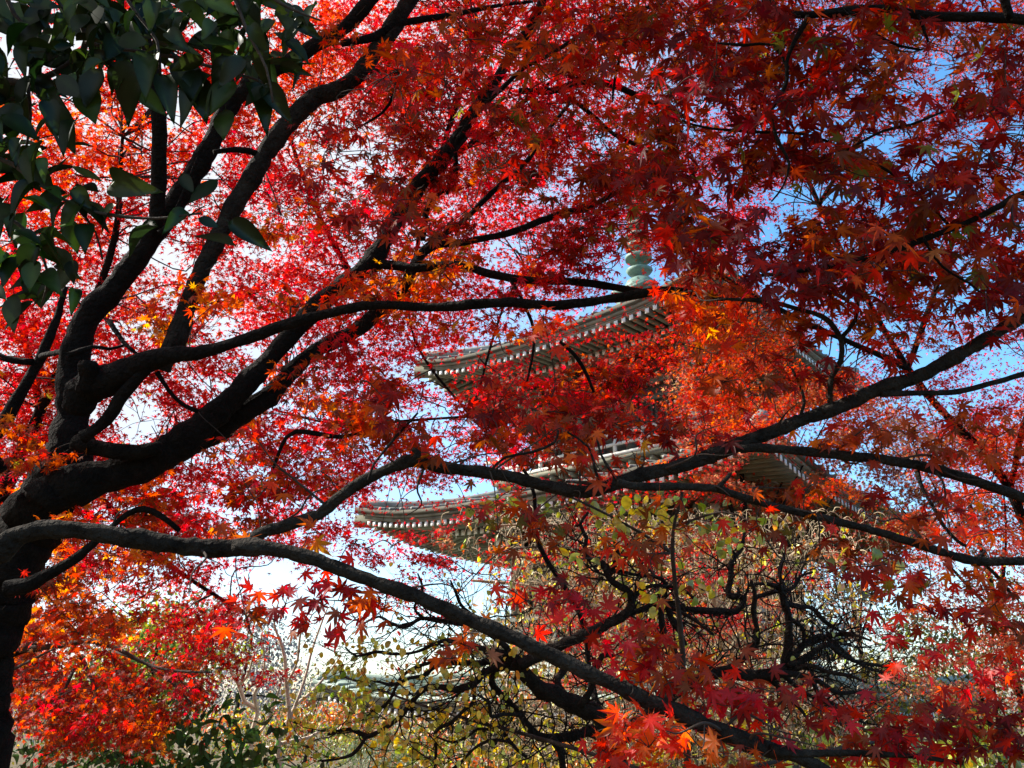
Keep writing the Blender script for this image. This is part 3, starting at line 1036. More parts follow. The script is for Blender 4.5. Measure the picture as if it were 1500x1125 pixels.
B_SMALL = [
    ([(345, 802, 26), (393, 803, 22), (433, 811, 20), (468, 822, 20), (500, 834, 20), (550, 853, 20), (600, 870, 20), (643, 888, 21), (700, 913, 21), (750, 933, 21), (800, 957, 21), (850, 980, 21), (900, 1003, 22), (950, 1027, 24), (1000, 1047, 25), (1033, 1062, 26), (1083, 1083, 26), (1128, 1099, 24), (1167, 1108, 20), (1230, 1140, 16), (1320, 1190, 12)], 2.25, 2.0),
    ([(1130, 1098, 16), (1167, 1103, 12), (1217, 1103, 10), (1273, 1104, 9), (1340, 1108, 7), (1410, 1118, 6)], 2.02, 2.1),
    ([(1085, 657, 14), (1110, 656, 13), (1167, 660, 13), (1233, 667, 14), (1300, 674, 14), (1350, 683, 15), (1400, 696, 15), (1450, 712, 15), (1500, 729, 14), (1600, 765, 11), (1700, 800, 8)], 2.5, 2.6),
    ([(905, 708, 14), (933, 712, 12), (1000, 713, 11), (1050, 716, 11), (1083, 727, 11), (1133, 741, 11), (1200, 758, 11), (1267, 774, 11), (1333, 793, 12), (1383, 810, 13), (1433, 822, 13), (1500, 822, 12), (1580, 825, 9)], 2.38, 2.5),
    ([(1050, 716, 8), (1063, 703, 6), (1070, 693, 5)], 2.4, 2.4),
    ([(1290, 577, 10), (1333, 576, 8), (1400, 574, 8), (1450, 562, 8), (1500, 548, 8), (1570, 530, 6)], 2.6, 2.7),
    ([(1367, 742, 6), (1382, 770, 5), (1402, 792, 5), (1415, 800, 4)], 2.5, 2.5),
    ([(1343, 690, 6), (1352, 718, 5), (1367, 742, 5)], 2.55, 2.5),
    ([(1443, 828, 6), (1465, 848, 5), (1483, 873, 4)], 2.5, 2.5),
    ([(1217, 602, 8), (1216, 575, 8), (1218, 552, 8), (1232, 528, 8), (1232, 500, 8), (1222, 480, 7), (1205, 464, 7), (1160, 450, 7), (1117, 441, 7), (1060, 438, 4)], 2.6, 2.55),
    ([(1232, 496, 7), (1252, 470, 6), (1257, 442, 5), (1247, 415, 5), (1236, 390, 4), (1250, 365, 3)], 2.58, 2.6),
    ([(1170, 615, 5), (1178, 590, 4), (1172, 565, 4), (1160, 540, 3)], 2.6, 2.6),
    ([(610, 672, 12), (612, 663, 10), (604, 658, 7)], 2.35, 2.35),
    ([(718, 690, 4), (740, 670, 4), (780, 662, 4), (812, 648, 4), (818, 630, 3)], 2.4, 2.45),
    ([(880, 712, 4), (872, 690, 4), (862, 655, 3), (830, 632, 3)], 2.45, 2.5),
    ([(905, 705, 5), (895, 690, 4), (880, 665, 4), (874, 640, 3)], 2.45, 2.5),
    ([(540, 703, 4), (548, 680, 4), (580, 640, 4), (612, 605, 3)], 2.35, 2.45),
]
for px, d0, d1 in B_SMALL:
    TB.limb('branch', px, d0, d1, M_BARK2, 16 if px[0][2] > 11 else 9, .06, .018 if px[0][2] > 11 else .03)

# ------------------------------------------------------------------ maple standing to the right, limbs enter at the top right
TT = Tree('maple_tree', (*P(1860, 1950, 2.35)[:2], 0.0), 'maple with thin dark limbs entering over the blue sky corner')
TT.limb('trunk', [(1860, 1960, 130), (1850, 1400, 110), (1830, 900, 96), (1800, 500, 84), (1740, 180, 64), (1690, -80, 48), (1620, -300, 34)], 2.35, 2.35, M_BARK, 12, .06)
T_LIMBS = [
    ([(1740, 170, 34), (1650, 90, 24), (1570, 46, 18), (1500, 29, 15), (1450, 25, 15), (1400, 25, 14), (1350, 22, 13), (1300, 13, 13), (1265, 14, 12), (1233, 17, 12), (1183, 22, 11), (1150, 17, 10), (1124, 12, 8), (1117, -5, 6), (1100, -60, 5)], 2.35, 2.5),
    ([(1480, 27, 12), (1473, 5, 11), (1462, -30, 9), (1440, -100, 7)], 2.35, 2.3),
    ([(1184, 24, 8), (1176, 40, 7), (1163, 62, 7), (1152, 92, 6), (1153, 117, 6), (1143, 140, 6), (1131, 160, 5), (1133, 187, 5), (1143, 213, 5), (1156, 240, 4), (1147, 273, 3), (1130, 295, 2.5)], 2.42, 2.4),
    ([(1240, 20, 5), (1257, 23, 5), (1283, 50, 4), (1317, 67, 4), (1350, 73, 3)], 2.4, 2.4),
    ([(1345, 22, 5), (1352, 40, 4), (1360, 62, 3)], 2.4, 2.4),
    ([(1780, 420, 22), (1650, 330, 14), (1560, 285, 10), (1500, 283, 9), (1467, 300, 9), (1433, 318, 9), (1395, 335, 9), (1353, 350, 9), (1320, 364, 9), (1290, 373, 9), (1230, 386, 9), (1183, 395, 8), (1133, 402, 6), (1090, 405, 4)], 2.4, 2.6),
    ([(1240, 220, 3), (1293, 192, 4), (1333, 183, 4), (1383, 163, 3)], 2.5, 2.5),
    ([(1395, 335, 5), (1350, 290, 4), (1300, 250, 4), (1240, 220, 4), (1180, 197, 4), (1100, 193, 4), (1033, 187, 4), (1000, 177, 3)], 2.55, 2.6),
    ([(1154, 100, 5), (1133, 66, 4), (1090, 66, 5), (1050, 63, 3)], 2.45, 2.5),
    ([(1420, 415, 3), (1440, 432, 3), (1452, 445, 3)], 2.5, 2.5),
    ([(1353, 350, 5), (1380, 390, 4), (1420, 415, 3)], 2.45, 2.5),
    ([(1700, -60, 26), (1500, -150, 18), (1250, -230, 14), (1000, -300, 10), (800, -360, 6)], 2.35, 2.6),
]
for px, d0, d1 in T_LIMBS:
    TT.limb('branch', px, d0, d1, M_BARK, 10, .05, .03)

# ------------------------------------------------------------------ maples in the sun beyond, they fill the sky
# x, y, cover, palette, depth
FAR = [
    (40, 40, .45, 'crimson', 7.0), (150, 240, 1.05, 'scarlet', 6.6), (60, 470, 1.0, 'bright', 6.8), (20, 620, .95, 'bright', 6.8), (300, 430, .85, 'bright', 6.8), (240, 330, .9, 'bright', 6.6),
    (420, 120, 1.1, 'scarlet', 7.2), (420, 240, .9, 'crimson', 7.2), (560, 90, 1.1, 'bright', 7.5), (560, 240, 1.0, 'bright', 7.6), (640, 300, 1.0, 'bright', 7.8), (470, 340, .8, 'crimson', 7.5), (420, 420, .9, 'bright', 7.2),
    (560, 560, .9, 'crimson', 7.6), (480, 620, .85, 'crimson', 7.4), (350, 700, .9, 'bright', 7.0), (150, 720, .85, 'crimson', 6.8), (130, 560, .9, 'bright', 6.8), (280, 790, .8, 'crimson', 7.0), (120, 860, .9, 'rust', 6.8), (300, 880, .75, 'crimson', 7.2), (450, 760, .7, 'crimson', 7.4),
    (350, 950, .4, 'maroon', 7.6), (450, 960, .0, 'crimson', 7.6), (420, 1040, .0, 'crimson', 7.6), (500, 890, .0, 'crimson', 7.6), (200, 1010, .0, 'crimson', 7), (540, 830, .35, 'crimson', 7.6), (560, 700, .7, 'crimson', 7.6),
    (750, 150, 1.0, 'crimson', 8.2), (760, 300, .95, 'crimson', 8.4), (850, 80, 1.0, 'bright', 8.2), (900, 280, .9, 'crimson', 8.6), (800, 400, .8, 'bright', 8.4), (700, 450, .95, 'bright', 8.0), (640, 430, .8, 'bright', 8.0), (880, 430, .42, 'crimson', 8.4), (930, 330, 1.2, 'crimson', 8.6), (1000, 390, 1.1, 'rust', 8.6),
    (1000, 100, .8, 'maroon', 8.8), (1150, 200, .62, 'maroon', 9.0), (1300, 130, .65, 'maroon', 9.2), (1450, 80, .95, 'rust', 9.2), (1450, 240, .6, 'maroon', 9.2), (1300, 330, .6, 'maroon', 9.2), (1100, 330, .7, 'crimson', 9.0), (1000, 300, .9, 'crimson', 8.8),
    (1200, 440, .65, 'maroon', 9.2), (1400, 420, .6, 'maroon', 9.2), (1050, 470, 1.2, 'scarlet', 8.6), (1130, 480, 1.1, 'rust', 9.0), (1080, 580, .8, 'scarlet', 9.0), (1450, 560, .6, 'crimson', 9.4), (1500, 640, .7, 'scarlet', 9.2), (1420, 740, .8, 'scarlet', 9.2), (1330, 700, .0, 'pink', 9.2), (1200, 580, .75, 'rust', 9.2), (1240, 500, .5, 'maroon', 9.2),
    (720, 600, .42, 'crimson', 8.2), (620, 620, .8, 'crimson', 7.8), (860, 600, .35, 'maroon', 8.2), (940, 640, .2, 'maroon', 8.4), (800, 500, .36, 'bright', 8.2), (760, 760, .0, 'crimson', 8), (950, 800, .0, 'crimson', 8), (1150, 760, .0, 'pink', 9), (1250, 690, .3, 'rust', 9.2), (1200, 950, .0, 'pink', 9), (700, 950, .0, 'pink', 9),
    (200, -200, .9, 'bright', 6.6), (700, -200, .9, 'bright', 7.6), (1250, -200, .9, 'maroon', 9.0), (-150, 300, .9, 'bright', 6.6), (-150, 750, .8, 'crimson', 6.6), (1650, 300, .8, 'maroon', 9.2), (1650, 700, .6, 'crimson', 9.2),
]
FX, FY, FC, FD = (np.array([a[i] for a in FAR], float) for i in (0, 1, 2, 4))


def far_at(x, y):
    wgt = 1 / ((x - FX) ** 2 + (y - FY) ** 2 + 400) ** 1.6
    wgt /= wgt.sum()
    k = rng.choice(len(FX), p=wgt)
    return float(wgt @ FC), FAR[k][3], float(wgt @ FD)


def far_tree(label, base_px, d, limbs, group):
    b = base_of(base_px, d)
    t = Tree('maple_tree', b, label, 'tree', group)
    top = P(limbs[0][0][0], limbs[0][0][1], d)
    mid = (np.array(b) * .5 + top * .5) + np.array([.2, 0, 0])
    r1 = limbs[0][0][2] / 2 * d / F
    pts = catmull(np.vstack([np.r_[np.array(b) - (0, 0, .2), r1 * 1.7], np.r_[mid, r1 * 1.25], np.r_[top, r1]]), step=.15)
    t.limb3('trunk', pts[:, :3], pts[:, 3], M_BARK, 9, .06)
    for px in limbs:
        t.limb('branch', [(x, y, wd) for x, y, wd in px], d, d + rng.uniform(-.8, .8), M_BARK, 7, .05, .15)
    return t


GF = 'sunlit red maples beyond the near branches'
FT = [
    far_tree('bright scarlet maple glowing behind the forked limbs and evergreen leaves', -60, 6.8, [[(-40, 820, 26), (60, 600, 16), (160, 380, 10), (180, 200, 5)], [(-40, 820, 20), (120, 700, 12), (300, 640, 8), (420, 560, 4)], [(60, 600, 12), (20, 380, 9), (60, 180, 5)], [(120, 700, 10), (240, 820, 7), (360, 900, 4)]], GF),
    far_tree('crimson maple filling the middle of the picture above the pagoda roof', 880, 7.8, [[(865, 1000, 9), (850, 900, 8), (790, 800, 7), (775, 700, 5), (690, 610, 4), (600, 470, 4), (640, 250, 8), (700, 60, 5)], [(560, 480, 10), (460, 300, 7), (400, 120, 4)], [(640, 250, 8), (780, 140, 6), (900, 60, 4)], [(690, 610, 4), (752, 420, 3), (860, 330, 3)], [(690, 610, 4), (500, 620, 4), (400, 600, 3)]], GF),
    far_tree('dark red maple against the deep blue sky', 1640, 9.1, [[(1560, 960, 15), (1480, 720, 13), (1330, 540, 10), (1200, 300, 7), (1130, 120, 4)], [(1330, 540, 9), (1400, 340, 7), (1450, 180, 4)], [(1330, 540, 9), (1080, 420, 7), (960, 300, 4)], [(1200, 300, 7), (1280, 160, 5), (1330, 30, 4)], [(1480, 720, 9), (1500, 620, 7), (1540, 520, 4)]], GF),
]
for i in range(4300):
    x, y = rng.uniform(-70, 1640), rng.uniform(-110, 1040)
    cov, pl, d = far_at(x, y)
    if rng.random() > cov * (.86 if x < 640 else 1):
        continue
    d += rng.normal(0, .42)
    t = FT[0] if x < 430 + rng.normal(0, 40) and d < 8 else (FT[1] if x < 960 + rng.normal(0, 50) else FT[2])
    t.spray(x, y, d, rng.uniform(32, 64), int(rng.uniform(90, 165) * (1.25 if x > 950 else 1)), .030 if x > 950 else .0335, pl, twigs=False, up=.75, cam_=.35, rnd=.55)
    if rng.random() < .40:
        c = P(x, y, d)
        dist, q = t.nearest(c)
        if dist < 1.3:
            t.twig(q, c + rng.normal(0, .08, 3), .008, .003, sides=4)
for t in FT:
    t.finish(T_FAR, M_MAPLE)

# ------------------------------------------------------------------ leaves of the three near maples
def sprays(t, rows, size, twigs=True, **kw):
    """rows: (x, y, depth, radius px, leaves, palette)"""
    for (x, y, d, r, n, pl) in rows:
        t.spray(x, y, d, r, n, size, pl, twigs=twigs, **kw)


def scatter(t, box, k, d, r, n, size, pls, cov=1.0, **kw):
    """k sprays at random inside an ellipse box (cx, cy, rx, ry)"""
    cx, cy, rx, ry = box
    for _ in range(k):
        a, q = rng.uniform(0, 2 * math.pi), math.sqrt(rng.random())
        t.spray(cx + rx * q * math.cos(a), cy + ry * q * math.sin(a), rng.uniform(*d), rng.uniform(*r), int(rng.uniform(*n)), size, pls[rng.integers(len(pls))], **kw)


# crown of the old maple: twigs and leaves a few metres off
for box, k, pls in [
    ((120, 640, 130, 150), 10, ['rust', 'crimson', 'brown']), ((60, 730, 80, 60), 5, ['rust', 'rust']), ((340, 450, 90, 60), 7, ['orange', 'crimson', 'rust']),
    ((250, 450, 50, 40), 3, ['amber', 'orange']), ((560, 420, 120, 50), 12, ['orange', 'scarlet', 'rust']), ((640, 400, 70, 40), 6, ['orange', 'amber']), ((430, 620, 110, 60), 9, ['rust', 'crimson', 'orange']),
    ((480, 560, 120, 60), 7, ['crimson', 'rust']), ((400, 300, 100, 90), 8, ['rust', 'orange', 'crimson']), ((560, 200, 120, 110), 14, ['crimson', 'maroon', 'rust']), ((700, 240, 140, 120), 16, ['maroon', 'crimson', 'rust']),
    ((860, 170, 140, 110), 15, ['maroon', 'rust', 'crimson']), ((980, 120, 140, 110), 15, ['rust', 'maroon', 'brown']), ((620, 60, 140, 60), 9, ['bright', 'rust', 'crimson']), ((800, 40, 130, 50), 9, ['crimson', 'rust']),
    ((690, 480, 90, 24), 3, ['orange', 'scarlet']), ((800, 430, 70, 36), 5, ['scarlet', 'crimson']), ((900, 350, 110, 60), 10, ['crimson', 'maroon', 'rust']),
    ((760, 620, 90, 55), 12, ['maroon', 'crimson']), ((880, 600, 90, 50), 12, ['maroon', 'crimson', 'rust']), ((860, 565, 90, 26), 4, ['crimson', 'bright']), ((160, 780, 110, 50), 8, ['rust', 'orange', 'crimson']), ((300, 760, 120, 40), 8, ['crimson', 'rust', 'orange']),
    ((120, 870, 110, 70), 12, ['rust', 'rust', 'orange']), ((420, 700, 80, 50), 6, ['crimson', 'rust']), ((540, 660, 70, 50), 7, ['rust', 'crimson']),
]:
    scatter(TA, box, k, (3.5, 5.0), (36, 62), (34, 60), .036, pls, key='leaves', reach=2.2)
# unseen crown added over and beside the frame to cast shade
for _ in range(210):
    side = rng.random()
    if side < .80:
        x, y, d = rng.uniform(-500, 1500), rng.uniform(-800, -60), rng.uniform(3.2, 5.5)
    else:
        x, y, d = rng.uniform(-700, -60), rng.uniform(-400, 800), rng.uniform(3.0, 5.5)
    TA.spray(x, y, d, rng.uniform(60, 110), 95, .040, ['rust', 'crimson', 'orange'][rng.integers(3)], twigs=False, holes=0)

for _ in range(190):  # denser unseen canopy added to shade the near leaves on the right
    TA.spray(rng.uniform(-760, 330), rng.uniform(-620, -90), rng.uniform(4.4, 6.6), rng.uniform(70, 120), 100, .042, ['rust', 'crimson', 'scarlet'][rng.integers(3)], twigs=False, holes=0)

# near maple across the picture
NB = [
    # bright leaves against the sky at the lower left
    (360, 905, 2.35, 22, 6, 'scarlet'), (470, 880, 2.3, 24, 7, 'crimson'), (405, 910, 2.3, 22, 6, 'rust'), (560, 905, 2.3, 24, 6, 'rust'), (385, 890, 2.35, 24, 7, 'scarlet'), (418, 885, 2.3, 26, 8, 'crimson'), (452, 915, 2.3, 24, 8, 'crimson'), (430, 862, 2.3, 20, 4, 'crimson'), (495, 880, 2.3, 30, 10, 'crimson'), (520, 905, 2.25, 24, 8, 'rust'), (505, 925, 2.25, 16, 3, 'crimson'), (535, 870, 2.25, 24, 7, 'orange'),
    (350, 690, 2.4, 26, 9, 'amber'), (390, 715, 2.4, 22, 5, 'orange'), (460, 780, 2.3, 24, 8, 'orange'), (320, 785, 2.3, 24, 7, 'orange'),
    (470, 690, 2.4, 30, 10, 'rust'), (520, 655, 2.4, 30, 9, 'rust'), (585, 620, 2.4, 34, 14, 'maroon'), (620, 640, 2.4, 30, 12, 'rust'), (560, 590, 2.4, 30, 10, 'maroon'), (540, 560, 2.45, 30, 10, 'maroon'), (640, 670, 2.35, 24, 8, 'rust'),
    # dark sheet in front of the pagoda body
    (720, 610, 2.7, 60, 30, 'maroon'), (780, 600, 2.75, 62, 34, 'maroon'), (840, 610, 2.75, 62, 34, 'maroon'), (900, 620, 2.7, 60, 30, 'maroon'), (800, 640, 2.6, 60, 28, 'rust'), (860, 640, 2.6, 50, 22, 'rust'), (740, 650, 2.6, 40, 16, 'rust'), (980, 630, 2.7, 46, 20, 'maroon'),
    (780, 675, 2.45, 24, 6, 'rust'), (880, 690, 2.45, 34, 12, 'rust'), (930, 670, 2.5, 30, 8, 'orange'), (850, 655, 2.5, 30, 10, 'orange'),
    # glowing tufts at the middle right
    (795, 465, 2.7, 26, 16, 'scarlet'), (810, 480, 2.7, 20, 8, 'orange'), (990, 430, 2.7, 34, 16, 'scarlet'), (1010, 470, 2.7, 40, 20, 'scarlet'), (1050, 480, 2.7, 40, 20, 'orange'), (1000, 505, 2.65, 22, 8, 'scarlet'), (1080, 470, 2.75, 34, 14, 'scarlet'), (1060, 510, 2.8, 36, 14, 'rust'), (1090, 440, 2.75, 36, 14, 'rust'), (1030, 440, 2.7, 36, 14, 'rust'),
    (1060, 560, 2.6, 44, 18, 'rust'), (1110, 580, 2.6, 50, 20, 'rust'), (1140, 545, 2.6, 44, 18, 'maroon'), (1100, 620, 2.6, 40, 14, 'crimson'), (1030, 610, 2.6, 34, 12, 'maroon'), (1040, 640, 2.55, 30, 10, 'maroon'), (1170, 500, 2.65, 50, 18, 'maroon'), (1150, 470, 2.65, 46, 14, 'rust'),
    (1240, 560, 2.6, 44, 12, 'maroon'), (1270, 480, 2.6, 50, 18, 'rust'), (1230, 430, 2.6, 46, 14, 'rust'), (1330, 470, 2.6, 52, 18, 'rust'), (1390, 450, 2.6, 50, 16, 'maroon'), (1300, 520, 2.6, 36, 10, 'maroon'), (1440, 440, 2.65, 44, 14, 'rust'), (1200, 540, 2.6, 36, 10, 'maroon'), (1340, 630, 2.55, 50, 20, 'rust'), (1290, 630, 2.55, 44, 16, 'brown'), (1380, 660, 2.5, 46, 18, 'rust'), (1200, 650, 2.5, 40, 12, 'rust'), (1400, 620, 2.55, 40, 14, 'rust'), (1460, 640, 2.6, 44, 14, 'rust'), (1270, 650, 2.5, 40, 12, 'rust'),
    # beneath the limb
    (830, 790, 2.4, 30, 5, 'brown'), (730, 780, 2.35, 46, 20, 'brown'), (790, 775, 2.35, 40, 14, 'rust'), (760, 745, 2.35, 40, 12, 'brown'), (860, 745, 2.4, 36, 10, 'rust'), (900, 800, 2.35, 44, 15, 'orange'), (950, 800, 2.35, 50, 20, 'rust'), (1000, 815, 2.3, 46, 16, 'rust'), (960, 845, 2.3, 36, 10, 'brown'), (1010, 765, 2.35, 44, 10, 'rust'), (890, 775, 2.4, 36, 10, 'brown'), (980, 760, 2.4, 34, 8, 'rust'),
    (1110, 770, 2.4, 46, 14, 'rust'), (1160, 790, 2.4, 46, 14, 'brown'), (1220, 800, 2.35, 50, 18, 'rust'), (1260, 830, 2.35, 46, 16, 'brown'), (1310, 830, 2.35, 44, 14, 'rust'), (1360, 860, 2.4, 44, 14, 'brown'), (1340, 780, 2.45, 44, 12, 'rust'), (1090, 720, 2.45, 30, 8, 'rust'), (1180, 720, 2.45, 44, 14, 'rust'), (1280, 740, 2.45, 44, 14, 'maroon'), (1380, 730, 2.45, 40, 12, 'maroon'), (1450, 780, 2.5, 46, 16, 'scarlet'),
    (1420, 740, 2.6, 40, 12, 'scarlet'), (1390, 780, 2.6, 34, 10, 'scarlet'), (1470, 870, 2.5, 46, 18, 'rust'), (1440, 900, 2.5, 50, 20, 'rust'), (1380, 900, 2.5, 44, 14, 'maroon'), (1490, 930, 2.5, 46, 18, 'rust'), (1420, 850, 2.5, 44, 14, 'rust'),
    # bright patch at the right
    (1275, 870, 2.7, 24, 12, 'scarlet'), (1290, 900, 2.7, 26, 14, 'bright'), (1300, 930, 2.7, 30, 15, 'bright'), (1330, 960, 2.7, 30, 15, 'bright'), (1310, 990, 2.7, 26, 14, 'bright'), (1345, 905, 2.7, 30, 13, 'crimson'), (1260, 850, 2.7, 20, 8, 'scarlet'), (1370, 950, 2.7, 26, 12, 'bright'), (1410, 1010, 2.7, 28, 15, 'bright'), (1440, 990, 2.7, 28, 14, 'bright'), (1425, 1035, 2.7, 22, 10, 'scarlet'), (1460, 960, 2.7, 30, 14, 'scarlet'), (1480, 1000, 2.7, 30, 12, 'scarlet'), (1250, 880, 2.75, 20, 8, 'crimson'),
    # along the lower limb
    (520, 795, 2.3, 24, 7, 'rust'), (575, 800, 2.3, 34, 14, 'crimson'), (620, 800, 2.3, 36, 16, 'scarlet'), (650, 820, 2.3, 36, 16, 'scarlet'), (690, 840, 2.3, 36, 16, 'rust'), (675, 865, 2.25, 30, 10, 'scarlet'), (730, 850, 2.25, 40, 18, 'crimson'), (770, 880, 2.25, 44, 22, 'crimson'), (820, 885, 2.25, 46, 24, 'crimson'), (860, 900, 2.2, 42, 20, 'crimson'), (740, 895, 2.25, 34, 14, 'scarlet'), (790, 915, 2.2, 34, 14, 'scarlet'), (880, 935, 2.2, 30, 10, 'crimson'), (840, 860, 2.25, 30, 10, 'maroon'),
    (680, 945, 2.25, 34, 12, 'amber'), (660, 965, 2.25, 26, 8, 'amber'), (700, 925, 2.25, 22, 6, 'orange'), (710, 965, 2.25, 24, 7, 'olive'),
    (920, 965, 2.15, 40, 18, 'crimson'), (970, 950, 2.15, 46, 22, 'rust'), (1020, 980, 2.15, 50, 26, 'rust'), (1060, 1010, 2.15, 50, 26, 'rust'), (980, 1000, 2.1, 46, 20, 'rust'), (1030, 1030, 2.1, 44, 18, 'crimson'), (930, 1000, 2.1, 32, 10, 'scarlet'), (1100, 1030, 2.1, 44, 18, 'crimson'), (1150, 1010, 2.15, 46, 18, 'maroon'), (1200, 1040, 2.15, 44, 16, 'maroon'), (1240, 1060, 2.15, 46, 18, 'crimson'), (1130, 1060, 2.1, 40, 14, 'crimson'),
    (910, 1075, 2.0, 44, 24, 'scarlet'), (950, 1095, 2.0, 44, 24, 'scarlet'), (885, 1100, 2.0, 34, 16, 'scarlet'), (980, 1070, 2.0, 34, 14, 'scarlet'), (1010, 1110, 2.0, 36, 16, 'orange'), (930, 1055, 2.05, 30, 12, 'scarlet'), (1060, 1110, 2.0, 40, 16, 'rust'), (1110, 1125, 2.0, 40, 14, 'rust'),
    (1310, 1080, 2.1, 50, 24, 'maroon'), (1360, 1070, 2.1, 50, 26, 'maroon'), (1420, 1065, 2.1, 52, 26, 'maroon'), (1480, 1060, 2.1, 52, 26, 'maroon'), (1270, 1100, 2.1, 46, 20, 'rust'), (1340, 1105, 2.1, 50, 22, 'crimson'), (1420, 1100, 2.1, 50, 20, 'maroon'), (1490, 1100, 2.1, 50, 20, 'maroon'), (1230, 1110, 2.1, 34, 12, 'rust'),
]
NB = [q for k, q in enumerate(NB) if not (840 < q[0] < 1110 and 735 < q[1] < 900 and k % 3 == 0)]
NB = [(x, y, d, r, max(3, int(n * (.68 if y > 720 and x > 500 else .9))), p) for (x, y, d, r, n, p) in NB]
sprays(TB, NB, .039, key='leaves', reach=1.8, cam_=.75, up=.5, rnd=.5, holes=0, tilt=.3)

# maple entering from the right
for box, k, pls in [
    ((1080, 60, 120, 70), 16, ['rust', 'brown', 'maroon', 'wine']), ((1230, 80, 140, 90), 15, ['rust', 'maroon', 'wine', 'brown']), ((1400, 90, 140, 90), 17, ['rust', 'maroon', 'wine', 'brown']),
    ((1060, 200, 130, 90), 15, ['brown', 'rust', 'maroon', 'wine']), ((1200, 190, 110, 70), 11, ['brown', 'rust', 'maroon', 'wine']), ((1380, 220, 150, 80), 12, ['rust', 'maroon', 'wine']), ((1010, 320, 100, 70), 11, ['brown', 'rust', 'maroon', 'wine']), ((1120, 390, 120, 60), 12, ['rust', 'maroon', 'wine']),
    ((1260, 380, 130, 70), 14, ['maroon', 'wine', 'rust']), ((1400, 360, 140, 80), 15, ['maroon', 'wine', 'rust', 'brown']), ((1480, 420, 80, 60), 7, ['maroon', 'wine', 'rust']), ((1300, 300, 90, 40), 6, ['maroon', 'wine', 'rust']),
]:
    scatter(TT, box, k, (2.3, 3.3), (40, 70), (12, 22), .050, pls, key='leaves', reach=1.6, cam_=.7, up=.5, rnd=.5, holes=.9)
# leaves hanging from the long boughs above, between the two maples
for box, k, pls in [((560, 150, 90, 60), 8, ['maroon', 'crimson']), ((540, 280, 80, 60), 9, ['maroon', 'rust']), ((600, 330, 60, 40), 5, ['maroon', 'rust']), ((700, 90, 90, 60), 8, ['maroon', 'rust']), ((730, 200, 90, 60), 9, ['maroon', 'rust', 'brown']), ((860, 60, 80, 50), 7, ['rust', 'maroon']),
                    ((900, 270, 80, 50), 7, ['maroon', 'rust', 'brown']), ((960, 60, 60, 60), 8, ['brown', 'rust']), ((780, 270, 60, 30), 4, ['brown', 'maroon']), ((1000, 230, 60, 60), 6, ['brown', 'rust'])]:
    scatter(TA, box, k, (2.9, 3.5), (40, 62), (12, 20), .046, pls, key='close_leaves', reach=2.4, cam_=.75, up=.45, rnd=.5)
# unseen crown added for shade over the frame, on the right-hand maple's high bough
for _ in range(120):
    TT.spray(rng.uniform(700, 2000), rng.uniform(-750, -60), rng.uniform(2.3, 3.6), rng.uniform(60, 120), 70, .045, ['rust', 'crimson', 'maroon'][rng.integers(3)], twigs=False, holes=0)
for t, k_ in ((TA, 26), (TB, 13), (TT, 13)):
    for pts, rad in list(t.skel):
        if len(pts) < 30 or rad.mean() < .0045:
            continue
        for _ in range(int(len(pts) / k_ * (pts.shape[0] and np.linalg.norm(pts[1] - pts[0]) / .02)) + 1):
            i = rng.integers(2, len(pts) - 1)
            ax = unit(pts[i] - pts[i - 1])
            dr = unit(ax * rng.uniform(.2, .9) + rng.normal(0, .6, 3) + np.array([0, 0, .25]))
            L_ = rng.uniform(.05, .32)
            a_ = t.twig(pts[i], pts[i] + dr * L_, min(.0045, rad[i] * .35), .0012, .05, 5)
            if L_ > .15:
                t.twig(a_[4], a_[4] + unit(dr + rng.normal(0, .6, 3)) * L_ * .5, .0018, .0008, .0, 4)
for t in (TA, TB, TT):
    t.finish(T_NEAR, M_MAPLE)

# ------------------------------------------------------------------ evergreen reaching in at the top left
TE = Tree('evergreen_tree', (*P(-420, 1950, 1.95)[:2], 0.0), 'evergreen with glossy dark oval leaves hanging in at the top corner')
TE.limb('trunk', [(-420, 1960, 130), (-420, 1300, 110), (-410, 800, 96), (-390, 400, 80), (-360, 100, 60), (-320, -200, 40)], 1.95, 2.0, M_BARK, 12, .05)
for px, d0, d1 in [([(-390, 330, 40), (-200, 200, 22), (-80, 140, 14), (0, 118, 11), (40, 121, 10), (80, 107, 9), (112, 84, 9), (126, 60, 8), (118, 35, 7), (96, 18, 6), (70, -20, 5)], 1.95, 1.9),
                   ([(126, 62, 7), (165, 70, 6), (210, 76, 6), (260, 85, 5), (310, 98, 5), (350, 110, 5), (380, 118, 4), (410, 140, 3)], 1.9, 1.85),
                   ([(-395, 420, 34), (-240, 300, 18), (-100, 235, 10), (0, 233, 7), (55, 268, 6), (115, 303, 5), (170, 316, 5), (230, 320, 4), (295, 312, 3)], 1.95, 1.8),
                   ([(112, 303, 4), (140, 340, 3), (150, 380, 3)], 1.85, 1.85), ([(-100, 240, 9), (-20, 300, 7), (40, 340, 5), (70, 400, 4), (60, 450, 3)], 1.95, 1.9),
                   ([(-360, 60, 34), (-100, -40, 18), (150, -60, 12), (330, -40, 8), (420, 10, 5), (470, 30, 3)], 1.95, 1.75), ([(330, -40, 6), (360, 40, 5), (390, 100, 4), (400, 150, 3)], 1.8, 1.75), ([(150, -60, 7), (200, 20, 5), (230, 60, 4), (235, 110, 3)], 1.85, 1.8), ([(40, 122, 6), (45, 170, 4), (38, 220, 3)], 1.9, 1.9), ([(0, -40, 8), (20, 20, 6), (60, 60, 4)], 1.9, 1.9)]:
    TE.limb('branch', px, d0, d1, M_TWIG, 8, .04, .03)


